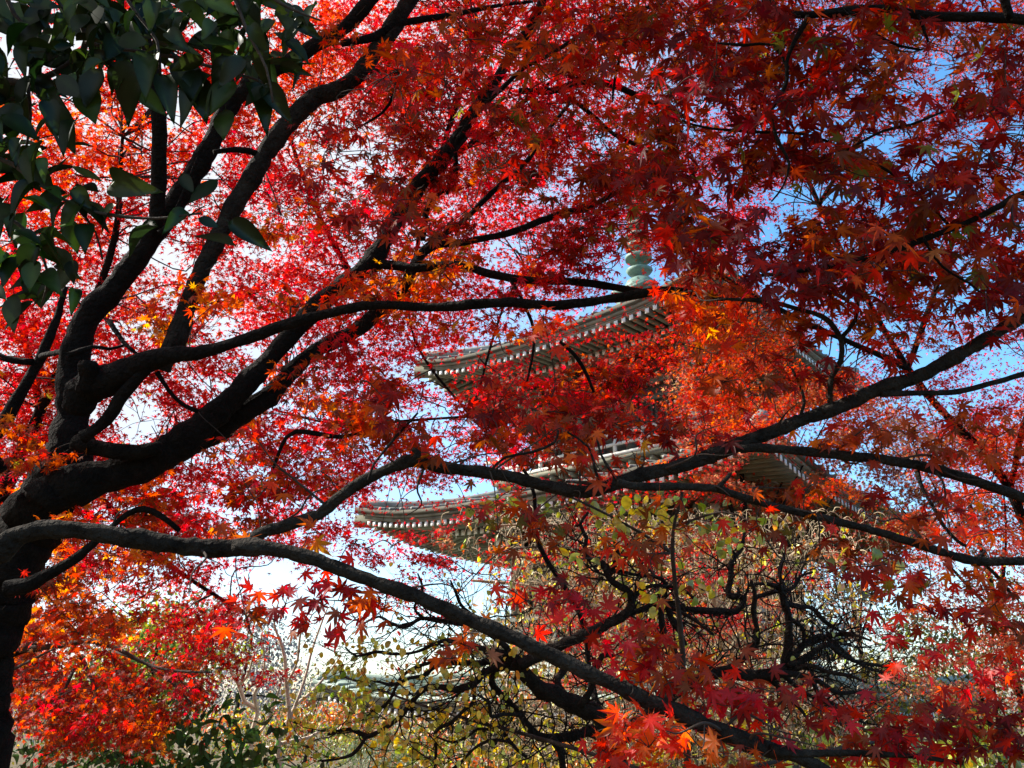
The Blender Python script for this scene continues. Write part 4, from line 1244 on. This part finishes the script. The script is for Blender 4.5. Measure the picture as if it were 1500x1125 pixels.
def ever(x, y, d, ang, L, palette='green', face=.8):
    """one oval leaf whose base is at the pixel, pointing along angle ang (degrees clockwise from down), L pixels long"""
    p = P(x, y, d)
    a = R(ang)
    tip = -UPV * math.cos(a) - RGT * math.sin(a) + rng.normal(0, .15, 3)
    n = unit(-FWD * face + np.array([0, 0, .5]) + rng.normal(0, .25, 3))
    TE.L('leaves').add(np.array([p]), np.array([n]), np.array([tip]), np.array([L * d / F]), pick(palette, 1, .25))


for (x, y, a, L) in [(165, 265, -75, 72), (318, 262, 25, 56), (288, 345, -25, 78), (335, 325, -62, 62), (232, 332, 40, 64), (128, 328, -5, 56), (170, 300, 85, 56), (113, 175, -20, 66), (265, 255, -30, 42), (75, 150, -25, 66), (30, 150, 20, 70),
                     (225, 80, 10, 78), (245, 110, -5, 74), (290, 120, -5, 66), (345, 120, 10, 72), (385, 125, -30, 60), (395, 125, 30, 50), (410, 100, -70, 40), (180, 90, 10, 46), (340, 60, 20, 70), (465, 5, 0, 46), (445, 25, 40, 44), (430, 30, -40, 50),
                     (290, 320, -70, 30), (305, 300, 10, 40), (275, 310, 30, 44), (205, 90, 15, 80), (262, 90, -12, 84), (310, 110, 8, 80), (360, 120, -20, 78), (150, 100, 30, 66), (120, 120, -10, 74), (395, 60, 10, 70), (330, 160, -5, 60), (20, 300, 20, 66), (80, 330, -20, 60), (100, 360, 10, 56), (60, 210, 0, 70), (100, 230, -30, 60), (30, 230, -40, 60), (60, 270, 0, 60), (85, 285, 60, 50), (40, 380, 10, 56), (60, 400, -30, 60), (20, 430, 0, 60), (50, 440, 15, 56)]:
    ever(x, y, 1.82, a, L)
for k in range(420):
    q = rng.random()
    if q < .70:
        x, y = rng.uniform(-60, 440), rng.uniform(-70, 1) + 130 * rng.random() ** 1.1
        if x > 250:
            y = min(y, 110 - (x - 250) * .15 + rng.uniform(-20, 20))
    elif q < .82:
        x, y = rng.uniform(-60, 100), rng.uniform(100, 230)
    else:
        x, y = rng.uniform(-60, 125), rng.uniform(230, 440)
    if not keep_mask(np.array([x]), np.array([y + 25]), .9)[0]:
        continue
    lit = y > 190 and rng.random() < .3  # some lower leaves coloured a lighter green, as if sunlit
    ever(x, y, rng.uniform(1.75, 2.15), rng.normal(0, 45), rng.uniform(34, 60), 'litgreen' if lit else 'green', rng.uniform(.3, 1))
TE.finish(T_OVAL, M_EVER)

# ------------------------------------------------------------------ low red maple at the lower left
TL = Tree('maple_tree', base_of(-40, 5.2), 'low orange red maple drooping over the green shrubs at the bottom corner')
TL.limb('trunk', [(-60, 1500, 60), (-50, 1250, 50), (-40, 1000, 40), (10, 955, 20), (60, 948, 12)], 5.2, 5.2, M_BARK, 9, .05, .1)
for px in [[(10, 952, 12), (75, 947, 8), (140, 940, 7), (200, 965, 5), (240, 990, 4), (280, 1030, 3)], [(118, 960, 5), (132, 990, 5), (145, 1020, 4), (160, 1030, 3)], [(110, 975, 5), (95, 1010, 4), (70, 1040, 3)], [(170, 955, 4), (240, 980, 4), (310, 985, 2.5)], [(10, 985, 6), (40, 970, 4), (80, 950, 3)]]:
    TL.limb('branch', px, 5.2, 4.9, M_TWIG, 6, .04, .06)
for box, k, pls in [((100, 1000, 100, 50), 24, ['rust', 'maroon', 'crimson']), ((200, 1000, 90, 60), 24, ['rust', 'maroon', 'rust']), ((60, 1050, 70, 50), 15, ['rust', 'bright']), ((160, 1050, 70, 34), 16, ['rust', 'crimson']), ((280, 995, 36, 28), 4, ['crimson', 'rust']), ((110, 930, 100, 40), 14, ['orange', 'rust', 'rust']), ((300, 925, 50, 30), 3, ['crimson']), ((20, 950, 50, 60), 8, ['rust', 'orange']), ((210, 1060, 30, 30), 8, ['rust', 'orange'])]:
    scatter(TL, box, k, (4.5, 6.2), (26, 50), (38, 66), .030, pls, holes=.6, reach=.7, droop=.5)
TL.finish(T_NEAR, M_MAPLE)


# ------------------------------------------------------------------ gnarled dark tree with yellow leaves
TG = Tree('gnarled_tree', base_of(905, 5.9), 'old gnarled tree with contorted black branches and a few yellow leaves')
TG.limb('trunk', [(925, 1420, 44), (918, 1240, 38), (905, 1120, 32), (880, 1054, 27), (838, 1029, 25), (788, 1006, 24), (762, 978, 20), (742, 955, 15)], 5.9, 5.7, M_DARKBARK, 10, .12, .04)
G_LIMBS = [
    [(764, 976, 12), (720, 980, 10), (694, 1000, 9), (668, 1010, 9), (642, 1006, 8), (620, 1010, 8), (603, 1029, 7), (584, 1052, 6), (561, 1068, 6), (538, 1078, 6), (512, 1068, 5), (480, 1076, 4)],
    [(538, 1078, 5), (522, 1100, 5), (506, 1109, 4), (470, 1115, 3)],
    [(745, 965, 9), (707, 971, 8), (681, 971, 7), (655, 971, 7), (636, 977, 6), (620, 990, 5), (600, 993, 5), (575, 1003, 4), (552, 998, 3)],
    [(655, 971, 5), (639, 969, 5), (610, 977, 5), (587, 993, 4), (568, 1029, 4), (545, 1042, 3)],
    [(742, 958, 8), (730, 955, 8), (694, 948, 6), (662, 938, 6), (639, 942, 5), (610, 955, 4), (581, 958, 4), (551, 955, 4), (522, 961, 3), (506, 948, 2)],
    [(745, 950, 8), (707, 922, 7), (662, 912, 6), (642, 909, 6), (616, 906, 5), (594, 919, 5), (571, 912, 4), (555, 903, 3), (530, 915, 2)],
    [(707, 922, 5), (690, 900, 5), (675, 886, 4), (668, 870, 3), (660, 850, 2)], [(620, 906, 4), (607, 890, 3), (619, 864, 3), (612, 840, 2)],
    [(725, 985, 8), (720, 1000, 8), (740, 1023, 9), (759, 1042, 9), (772, 1062, 10), (788, 1078, 11), (808, 1081, 12), (837, 1078, 14), (880, 1070, 15), (905, 1100, 16)],
    [(808, 1081, 11), (821, 1100, 10), (824, 1130, 9), (818, 1170, 7)],
    [(694, 1000, 5), (694, 1026, 5), (678, 1042, 5), (662, 1058, 5), (639, 1071, 5), (639, 1100, 4), (636, 1130, 3)],
    [(766, 1048, 6), (740, 1046, 5), (720, 1049, 5), (716, 1030, 4), (700, 1018, 3)],
    [(772, 1110, 4), (756, 1097, 4), (743, 1081, 4), (727, 1071, 4), (700, 1068, 4), (681, 1081, 4), (662, 1087, 3), (640, 1080, 2)],
    [(749, 1087, 4), (720, 1084, 4), (694, 1097, 4), (675, 1117, 4), (650, 1135, 3)],
    [(850, 1035, 9), (866, 1010, 9), (872, 985, 8), (882, 961, 8), (898, 962, 6)], [(838, 1029, 10), (817, 1000, 9), (830, 978, 9), (846, 985, 6)],
    [(760, 975, 16), (800, 955, 16), (845, 935, 15), (892, 914, 14), (915, 901, 13), (924, 888, 12), (923, 869, 10), (908, 859, 9), (892, 846, 8), (882, 826, 8), (866, 820, 7), (856, 807, 6), (859, 788, 6), (850, 768, 4), (862, 750, 3)],
    [(915, 901, 9), (947, 891, 8), (970, 882, 9), (1002, 891, 9), (1035, 895, 9), (1060, 895, 9), (1078, 896, 9), (1090, 876, 8), (1067, 872, 8), (1070, 852, 8), (1072, 823, 7), (1086, 804, 5), (1090, 780, 3)],
    [(970, 882, 8), (968, 905, 8), (972, 930, 7), (970, 950, 5)], [(975, 885, 7), (985, 910, 7), (998, 930, 6), (1005, 945, 4)], [(972, 880, 7), (975, 855, 6), (960, 845, 5), (930, 842, 4), (905, 835, 3)], [(985, 890, 5), (1020, 910, 5), (1045, 930, 3)],
    [(924, 886, 8), (935, 868, 6), (955, 858, 5), (985, 860, 4), (1010, 870, 4), (1018, 882, 3)], [(892, 846, 5), (905, 815, 5), (900, 790, 4), (912, 770, 3)],
    [(905, 1085, 18), (960, 1040, 18), (1010, 1000, 17), (1060, 985, 17), (1086, 989, 16), (1116, 989, 16), (1142, 985, 15), (1151, 969, 13), (1155, 940, 11), (1155, 901, 10), (1148, 882, 9), (1142, 862, 8), (1120, 855, 5), (1095, 858, 4)],
    [(1148, 882, 8), (1167, 888, 7), (1190, 891, 6), (1206, 908, 6), (1229, 924, 4), (1250, 930, 3)], [(1060, 983, 9), (1086, 966, 9), (1109, 940, 8), (1109, 920, 7), (1103, 895, 7), (1106, 872, 6), (1100, 850, 4)],
    [(1142, 985, 11), (1164, 959, 10), (1184, 940, 9), (1206, 933, 8), (1226, 946, 6), (1258, 972, 4), (1290, 985, 3)], [(1142, 985, 11), (1164, 988, 9), (1196, 996, 8), (1224, 1014, 6), (1253, 1014, 5), (1276, 1016, 3)], [(1190, 996, 7), (1204, 1022, 6), (1242, 1045, 5), (1268, 1060, 3)],
    [(1155, 975, 9), (1175, 968, 8), (1210, 944, 7), (1230, 958, 6), (1259, 970, 5), (1311, 978, 3)], [(1150, 985, 7), (1185, 975, 7), (1215, 985, 5), (1245, 990, 4), (1270, 1000, 2)], [(1116, 989, 8), (1140, 1005, 7), (1165, 1030, 5), (1190, 1062, 3)], [(1206, 933, 5), (1240, 928, 5), (1275, 938, 3)],
    [(1142, 985, 7), (1160, 1000, 6), (1178, 1015, 5), (1210, 1030, 4), (1232, 1062, 3)], [(1155, 905, 6), (1175, 920, 6), (1178, 945, 4)], [(1106, 875, 6), (1130, 868, 6), (1160, 862, 5), (1172, 845, 4), (1190, 838, 3)], [(1148, 865, 5), (1142, 835, 5), (1150, 810, 3)],
]
for px in G_LIMBS:
    px = [(x, y, wd * 1.08 + .3) for x, y, wd in px]
    d0 = 5.75 + rng.normal(0, .12)
    TG.limb('branch', px, d0, d0 + rng.normal(0, .35), M_DARKBARK, 7, .11, .035)


def crooked(mb, p, d, L, r, level, side=5):
    """a contorted shoot that keeps changing direction and forks"""
    pts, rads = [p], [r]
    n = max(4, int(L / .055))
    d = unit(d)
    for i in range(n):
        d = unit(d + rng.normal(0, .27, 3) * np.array([1, .7, 1]))
        p = p + d * L / n
        pts.append(p)
        rads.append(r * (1 - .65 * (i + 1) / n))
        if level and rng.random() < .30:
            crooked(mb, p, unit(d + rng.normal(0, .8, 3)), L * rng.uniform(.35, .65), rads[-1] * .75, level - 1, 4)
    mb.tube(np.array(pts), np.array(rads), side)
    GTIPS.extend(pts[1:])


GTIPS = []
for pts, rad in TG.skel[1:]:
    n = max(3, int(len(pts) / (2.2 if proj(pts)[0].mean() > 1060 else 1.6)))
    for _ in range(n):
        i = rng.integers(1, len(pts))
        t = unit(pts[i] - pts[i - 1])
        crooked(TG.twigs, pts[i], t * .8 + rng.normal(0, .7, 3) * np.array([1, .6, 1]), rng.uniform(.22, .75), min(rad[i] * .36, .0075), 2)
GT = np.array(GTIPS)
gx_, gy_, _ = proj(GT)
wgt = np.where((gx_ < 780) & (gy_ > 930), 1.0, .10) * np.where(gx_ > 1120, .4, 1)
idx = rng.choice(len(GT), 1100, p=wgt / wgt.sum())
pos = GT[idx] + rng.normal(0, .035, (1100, 3))
TG.L('leaves').add(pos, leaf_normals(1100, .2, .7, .6), leaf_tips(1100, 1.0, .4), .036 * np.exp(rng.normal(0, .2, 1100)), pick('yellow', 1100, .2))
TG.finish(T_ROUND, M_SOFT, M_DARKBARK)

# ------------------------------------------------------------------ yellow-green leaved tree between
TY = Tree('tree', base_of(1010, 4.9), 'slender tree with rounded lime green and yellow leaves behind the dark boughs')
TY.limb('trunk', [(1012, 1400, 12), (1008, 1150, 10), (1000, 960, 8), (985, 800, 6), (1000, 720, 4)], 4.9, 4.3, M_TWIG, 7, .05, .06)
for px in [[(985, 810, 5), (920, 770, 4), (840, 730, 3), (790, 715, 2)], [(990, 770, 4), (1060, 750, 3), (1110, 770, 2)], [(985, 810, 4), (900, 815, 3), (835, 820, 2)], [(1008, 1150, 8), (1160, 1110, 6), (1330, 1080, 4), (1440, 1075, 3)], [(1008, 1150, 8), (820, 1090, 6), (640, 1040, 4), (500, 990, 3)]]:
    TY.limb('branch', px, 4.7, 6.6 if px[-1][1] > 900 else 4.3, M_TWIG, 6, .04, .06)
for (x, y, r, n, pl) in [(1000, 745, 36, 14, 'lime'), (950, 740, 36, 12, 'lime'), (920, 755, 30, 10, 'yellow'), (1040, 760, 34, 12, 'lime'), (1050, 790, 30, 8, 'lime'), (975, 770, 30, 10, 'yellow'), (835, 815, 18, 6, 'lime'), (880, 740, 24, 6, 'yellow'), (820, 745, 22, 5, 'lime'), (900, 780, 24, 5, 'lime'), (1100, 770, 24, 5, 'lime'), (690, 745, 22, 6, 'lime'), (745, 735, 22, 5, 'lime'),
                         (500, 985, 26, 12, 'lime'), (535, 1000, 30, 14, 'lime'), (515, 1030, 30, 14, 'lime'), (545, 1040, 26, 10, 'lime'), (480, 1010, 22, 8, 'lime'), (545, 945, 14, 4, 'lime'), (560, 1075, 30, 12, 'yellow'), (450, 1060, 24, 8, 'lime'), (600, 1090, 30, 12, 'yellow'), (680, 1100, 30, 12, 'yellow'), (640, 1050, 30, 12, 'yellow'), (700, 1060, 26, 10, 'yellow'), (860, 1040, 26, 8, 'yellow'), (780, 1110, 30, 10, 'yellow'), (740, 1020, 24, 8, 'yellow'),
                         (1330, 1090, 36, 14, 'lime'), (1400, 1090, 40, 18, 'lime'), (1450, 1080, 34, 12, 'lime'), (1200, 1075, 30, 10, 'lime'), (1100, 1070, 30, 10, 'yellow'), (1260, 870, 24, 6, 'olive'), (1300, 820, 24, 6, 'lime'), (1150, 1120, 30, 10, 'lime'), (1290, 1110, 26, 8, 'lime'), (955, 870, 24, 10, 'yellow'), (1030, 865, 24, 10, 'lime'), (1000, 930, 22, 8, 'yellow')]:
    low = y > 900
    TY.spray(x, y, rng.uniform(6.4, 7.2) if low else rng.uniform(4.2, 4.8), r, int(n * .8) + 3, .062 if low else .052, pl, reach=.9, up=.15, cam_=.8, rnd=.55, down=1.0, holes=0)
TY.finish(T_ROUND, M_SOFT)

# ------------------------------------------------------------------ weeping tree: a curtain of fine tan twigs
TW = Tree('weeping_tree', base_of(1080, 10.5), 'weeping tree hung with a dense curtain of fine tan twigs')
TW.limb('trunk', [(1075, 1330, 26), (1070, 1150, 22), (1060, 980, 19), (1040, 860, 15), (1000, 780, 11), (950, 740, 8)], 10.5, 10.5, M_TAN, 8, .08, .1)
for px in [[(1060, 980, 12), (1120, 860, 9), (1180, 800, 6), (1230, 790, 4)], [(1040, 860, 10), (920, 800, 7), (820, 770, 5), (720, 770, 3)], [(1060, 980, 10), (900, 900, 8), (780, 860, 6), (690, 850, 4)], [(1040, 860, 9), (1090, 780, 6), (1150, 750, 4)], [(1065, 1060, 10), (1180, 960, 7), (1260, 930, 4)], [(1065, 1060, 10), (900, 1010, 7), (740, 990, 5), (640, 1000, 3)]]:
    TW.limb('branch', px, 10.5, 10.5 + rng.uniform(-1, 1), M_TAN, 6, .08, .1)
wx, wy = rng.uniform(655, 1300, 5200), rng.uniform(745, 1115, 5200)
kept = 0
for x, y in zip(wx, wy):
    edge = 1.0
    if x < 780:
        edge = (x - 640) / 140
        if y < 960 and x < 700:
            edge *= .5
    if x > 1180:
        edge = max(0, 1 - (x - 1180) / 120) * (.35 if 900 < y < 1000 else 1)
    if rng.random() > edge:
        continue
    p = P(x, y, rng.uniform(9.3, 11.8))
    L = rng.uniform(.25, .75)
    hd = unit(rng.normal(0, 1, 3) * np.array([1, 1, .35]) + np.array([0, 0, .15]))
    u = np.linspace(0, 1, 6)[:, None]
    pts = p + hd * L * (u - .45 * u ** 2) * .7 + np.array([0, 0, -1.0]) * L * u ** 2 * rng.uniform(.2, .9) + np.cumsum(rng.normal(0, .012, (6, 3)), 0)
    TW.twigs.tube(pts, np.linspace(rng.uniform(.004, .010), .0022, 6), 3, cap=False)
    if rng.random() < .30:
        m = rng.integers(1, 4)
        q = pts[rng.integers(2, 6, m)] + rng.normal(0, .02, (m, 3))
        TW.L('leaves').add(q, leaf_normals(m, .2, .6, .8), leaf_tips(m, 1.0, .4), .075 * np.exp(rng.normal(0, .2, m)), pick(['yellow', 'olive', 'amber'][rng.integers(3)], m, .25))
TW.finish(T_OVAL, M_SOFT, M_TAN)


# ------------------------------------------------------------------ crowns built from clumps of leaves
def clump_tree(name, label, cat, base_px, d, blobs, size, palette, tmpl, mat, n_per, trunk_w=None, barkm=None, group=None, holes=0.0, up=.35, dpt=1.0):
    """blobs: (x, y, rx, ry) pixels at distance d, each a cloud of leaf clumps"""
    t = Tree(name, base_of(base_px, d), label, cat, group)
    b = np.array(t.root.location)
    if trunk_w:
        top = P(blobs[0][0], blobs[0][1], d)
        r = trunk_w / 2 * d / F
        pts = catmull(np.vstack([np.r_[b - (0, 0, .15), r * 1.3], np.r_[(b + top) / 2 + rng.normal(0, .1, 3), r], np.r_[top, r * .5]]), step=.2)
        t.limb3('trunk', pts[:, :3], pts[:, 3], barkm or M_BARK, 8, .06)
        for (x, y, rx, ry) in blobs[1:]:
            q = P(x, y, d)
            k = pts[len(pts) * 2 // 3, :3]
            t.limb3('branch', catmull([k, (k + q) / 2 + rng.normal(0, .15, 3), q], n=5), np.linspace(r * .45, r * .12, 11), barkm or M_BARK, 6, .05)
    for (x, y, rx, ry) in blobs:
        m = max(4, int(rx * ry / 260))
        cc = P(x, y, d)
        ax = np.array([rx * d / F, max(rx, ry) * d / F * .8 * dpt, ry * d / F])
        for _ in range(m):
            v = unit(rng.normal(0, 1, 3)) * rng.random() ** .4
            c = cc + v * ax
            k = int(n_per * rng.uniform(.5, 1.4))
            s_ = size * rng.uniform(2.2, 4.2)
            pos = c + rng.normal(0, 1, (k, 3)) * s_ * np.array([1, 1, .55])
            if holes:
                px, py, _ = proj(pos)
                pos = pos[keep_mask(px, py, holes)]
            k = len(pos)
            if k:
                t.L('leaves').add(pos, leaf_normals(k, up, .4, .7), leaf_tips(k, .8, .8), size * np.exp(rng.normal(0, .2, k)), pick(palette if isinstance(palette, str) else palette[rng.integers(len(palette))], k, .28))
    t.finish(tmpl, mat)
    return t


GP = 'pinkish autumn maples on the slope behind'
clump_tree('maple_tree', 'pale pinkish brown maple on the slope at the right edge', 'tree', 1420, 14.5, [(1410, 700, 110, 80), (1330, 640, 60, 60), (1460, 640, 60, 50), (1340, 770, 60, 60), (1470, 780, 60, 60), (1300, 720, 40, 60)], .055, 'pink', T_FAR, M_MAPLE, 95, 10, M_BARK, GP, dpt=.6)
clump_tree('maple_tree', 'pinkish maple showing beside the pagoda corner bracket', 'tree', 1090, 15, [(1080, 620, 90, 70), (1010, 570, 36, 44), (1180, 630, 80, 70), (1230, 580, 50, 30), (1260, 660, 60, 50), (1150, 720, 80, 60), (1040, 690, 60, 50)], .055, ['pink', 'pink', 'rust'], T_FAR, M_MAPLE, 95, 10, M_BARK, GP, dpt=.6)
clump_tree('maple_tree', 'reddish brown maple behind the weeping twigs', 'tree', 1000, 14, [(960, 830, 110, 70), (880, 880, 80, 50), (1060, 840, 90, 60), (1080, 920, 90, 50), (930, 950, 90, 50)], .055, ['pink', 'rust', 'olive'], T_FAR, M_MAPLE, 90, 10, M_BARK, GP, dpt=.6)
clump_tree('tree', 'brown green tree half hidden below the long limb at the right', 'tree', 1200, 17, [(1230, 750, 90, 60), (1280, 790, 70, 60), (1180, 820, 80, 50), (1240, 850, 50, 40), (1290, 800, 40, 40)], .085, ['olive', 'olive', 'rust'], T_SMALL, M_SOFT, 100, 8, M_BARK, dpt=.6)
clump_tree('tree', 'olive yellow tree beyond the bright red leaves at the right edge', 'tree', 1420, 13, [(1420, 960, 90, 70), (1480, 880, 50, 60), (1350, 1010, 60, 50), (1470, 1020, 60, 50), (1340, 920, 60, 40), (1310, 985, 50, 26), (1225, 992, 70, 22), (1150, 1000, 60, 26), (1270, 1040, 90, 40), (1180, 1060, 80, 30), (1380, 1060, 90, 40)], .07, ['olive', 'lime', 'olive'], T_SMALL, M_SOFT, 80, 8, M_BARK, dpt=.6)
clump_tree('tree', 'light green tree behind the low orange maple', 'tree', 235, 13, [(235, 925, 60, 34), (265, 900, 30, 26), (205, 945, 50, 36), (280, 965, 50, 44), (160, 1000, 60, 50), (240, 1020, 70, 50)], .10, ['lime', 'shrub'], T_SMALL, M_SOFT, 90, 8, M_BARK)
clump_tree('tree', 'distant tree with haze in its blue grey colour behind the pale saplings', 'tree', 390, 34, [(370, 930, 40, 60), (410, 960, 40, 70), (380, 1010, 60, 60), (440, 1040, 50, 60), (330, 1010, 50, 60)], .16, 'haze', T_SMALL, M_SOFT, 60, 6, M_BARK)
clump_tree('tree', 'dull olive tree filling the gap left of the first roof', 'tree', 470, 24, [(460, 1060, 60, 40), (400, 1090, 60, 40), (540, 1090, 70, 34), (640, 1090, 70, 40), (340, 1060, 60, 40)], .12, ['olive', 'amber', 'lime'], T_SMALL, M_SOFT, 100, 6, M_BARK)
clump_tree('pine_shrub', 'rounded fine needled green shrub near the first roof', 'shrub', 545, 9, [(545, 1100, 42, 24), (520, 1108, 30, 18), (575, 1110, 30, 16)], .05, 'pine', T_NEEDLE, M_SOFT, 420, 4, M_BARK)
clump_tree('shrub', 'dark green broadleaf shrub at the bottom beside the pale saplings', 'shrub', 295, 6.2, [(290, 1085, 70, 46), (250, 1105, 50, 30), (340, 1080, 34, 40), (310, 1130, 70, 40)], .085, 'shrub', T_OVAL, M_EVER, 16, 6, M_BARK, 'green shrubs along the bottom')
clump_tree('shrub', 'dark green shrub tucked under the drooping maple in the bottom corner', 'shrub', 60, 6.4, [(70, 1098, 60, 34), (30, 1120, 50, 30), (110, 1110, 40, 30), (180, 1120, 50, 26)], .07, 'shrub', T_OVAL, M_EVER, 16, 6, M_BARK, 'green shrubs along the bottom')

GB = 'low bushes along the bottom edge'
clump_tree('shrub', 'sunny yellow green bush low at the bottom right behind the dark red sprays', 'shrub', 1400, 8.5, [(1400, 1110, 90, 40), (1330, 1130, 70, 40), (1470, 1130, 70, 40)], .06, ['lime', 'shrub'], T_ROUND, M_SOFT, 34, 4, M_BARK, GB)
clump_tree('shrub', 'olive bush under the end of the lower limb', 'shrub', 1170, 9.5, [(1180, 1120, 90, 34), (1090, 1130, 70, 34), (1250, 1130, 70, 34)], .06, ['olive', 'lime'], T_ROUND, M_SOFT, 34, 4, M_BARK, GB)
clump_tree('shrub', 'dry golden bush below the gnarled trunk', 'shrub', 760, 9.5, [(760, 1120, 90, 34), (660, 1125, 70, 30), (860, 1125, 70, 34), (950, 1120, 70, 34)], .055, ['olive', 'yellow', 'amber'], T_ROUND, M_SOFT, 30, 4, M_BARK, GB)
clump_tree('shrub', 'mid green bush between the two dark green shrubs', 'shrub', 180, 7.6, [(180, 1110, 80, 36), (130, 1090, 50, 30), (400, 1120, 60, 30)], .06, 'shrub', T_OVAL, M_EVER, 22, 4, M_BARK, GB)

# ------------------------------------------------------------------ pale bare saplings
GS = 'pale leafless saplings by the green shrub'
for lab, bx, limbs in [
    ('slender bare sapling with near white bark, closest to the green shrub', 367, [[(368, 1220, 6), (367, 1100, 6), (368, 1077, 5), (377, 1040, 5), (360, 1030, 4.5), (350, 1003, 4), (337, 980, 3.5), (333, 950, 3), (340, 915, 2), (330, 880, 1.5)], [(377, 1040, 4), (373, 1017, 4), (383, 997, 3), (388, 965, 2), (382, 930, 1.5)], [(350, 1003, 3), (362, 990, 2.5), (372, 960, 2)], [(367, 1085, 4), (390, 1060, 3), (402, 1030, 2.5), (412, 1000, 2)], [(333, 950, 2.5), (322, 920, 2), (318, 875, 1.5)]]),
    ('taller bare sapling with several upright pale stems', 410, [[(410, 1220, 7), (410, 1123, 7), (408, 1083, 6), (423, 1057, 5), (420, 1003, 4.5), (417, 963, 4), (410, 937, 3), (402, 915, 2), (408, 880, 1.5)], [(423, 1057, 4), (433, 1033, 4), (457, 1013, 3), (483, 983, 2.5), (500, 960, 1.5)], [(433, 1033, 3.5), (448, 990, 3), (455, 960, 2.5), (467, 923, 2), (480, 890, 1.5)], [(408, 1090, 4), (430, 1085, 3.5), (452, 1080, 3), (470, 1070, 2)], [(420, 1003, 3), (435, 970, 2.5), (440, 930, 2), (452, 895, 1.5)], [(409, 1110, 4), (395, 1095, 3), (380, 1098, 2)]]),
]:
    t = Tree('sapling', base_of(bx, 8.5), lab, 'sapling', GS)
    for i, px in enumerate(limbs):
        px = [(x, y, wd * 1.45) for x, y, wd in px]
        t.limb('stem' if i == 0 else 'branch', px, 8.5, 8.5 + (rng.uniform(-.4, .4) if i else 0), M_PALE, 6, .05, .06)
    for pts, rad in list(t.skel):
        for _ in range(5):
            i = rng.integers(2, len(pts))
            t.twig(pts[i], pts[i] + unit(rng.normal(0, .5, 3) + np.array([0, 0, .9])) * rng.uniform(.15, .4), .004, .002, 0, 4)
    t.finish(T_SMALL, M_SOFT, M_PALE)

# ------------------------------------------------------------------ white garden wall glimpsed at the bottom
wc = P(1150, 1085, 18)
wz = float(ground_z(wc[0], wc[1]))
wr = empty('garden_wall', (wc[0], wc[1], wz), 'white plastered garden wall glimpsed under the dark maple spray', 'wall', None, R(12))
mb = MB(); mb.box((0, 0, 1.05), (1.1, .12, 1.05)); mb.build('plaster', M_WHITE, wr, local=True)
mb = MB(); mb.box((0, 0, 2.16), (1.2, .26, .05)); mb.box((0, 0, 2.25), (1.2, .16, .045))
for q in range(12):
    for sgn in (-1, 1):
        mb.bar((-1.1 + q * .2, sgn * .03, 2.31), (-1.1 + q * .2, sgn * .29, 2.20), .05, .02)
mb.build('tile_coping', M_STONE, wr, local=True)

# ------------------------------------------------------------------ distant wood along the horizon
LW = Leaves()
for _ in range(900):
    x, d = rng.uniform(-700, 2200), rng.uniform(38, 70)
    h = rng.uniform(1.0, 6.5) * (0.75 if 1190 < x < 1330 or 380 < x < 660 else 1)
    c = P(x, 1040, d)
    c[2] = 1.6 - 3 + h
    k = 60
    pos = c + rng.normal(0, 1, (k, 3)) * np.array([1.0, 1.0, .7])
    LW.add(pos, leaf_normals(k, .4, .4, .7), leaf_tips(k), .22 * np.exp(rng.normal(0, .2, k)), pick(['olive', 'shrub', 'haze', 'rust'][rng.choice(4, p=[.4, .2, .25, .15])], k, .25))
wood = LW.build('distant_wood', T_SMALL, M_SOFT, None)
wood['kind'] = 'stuff'
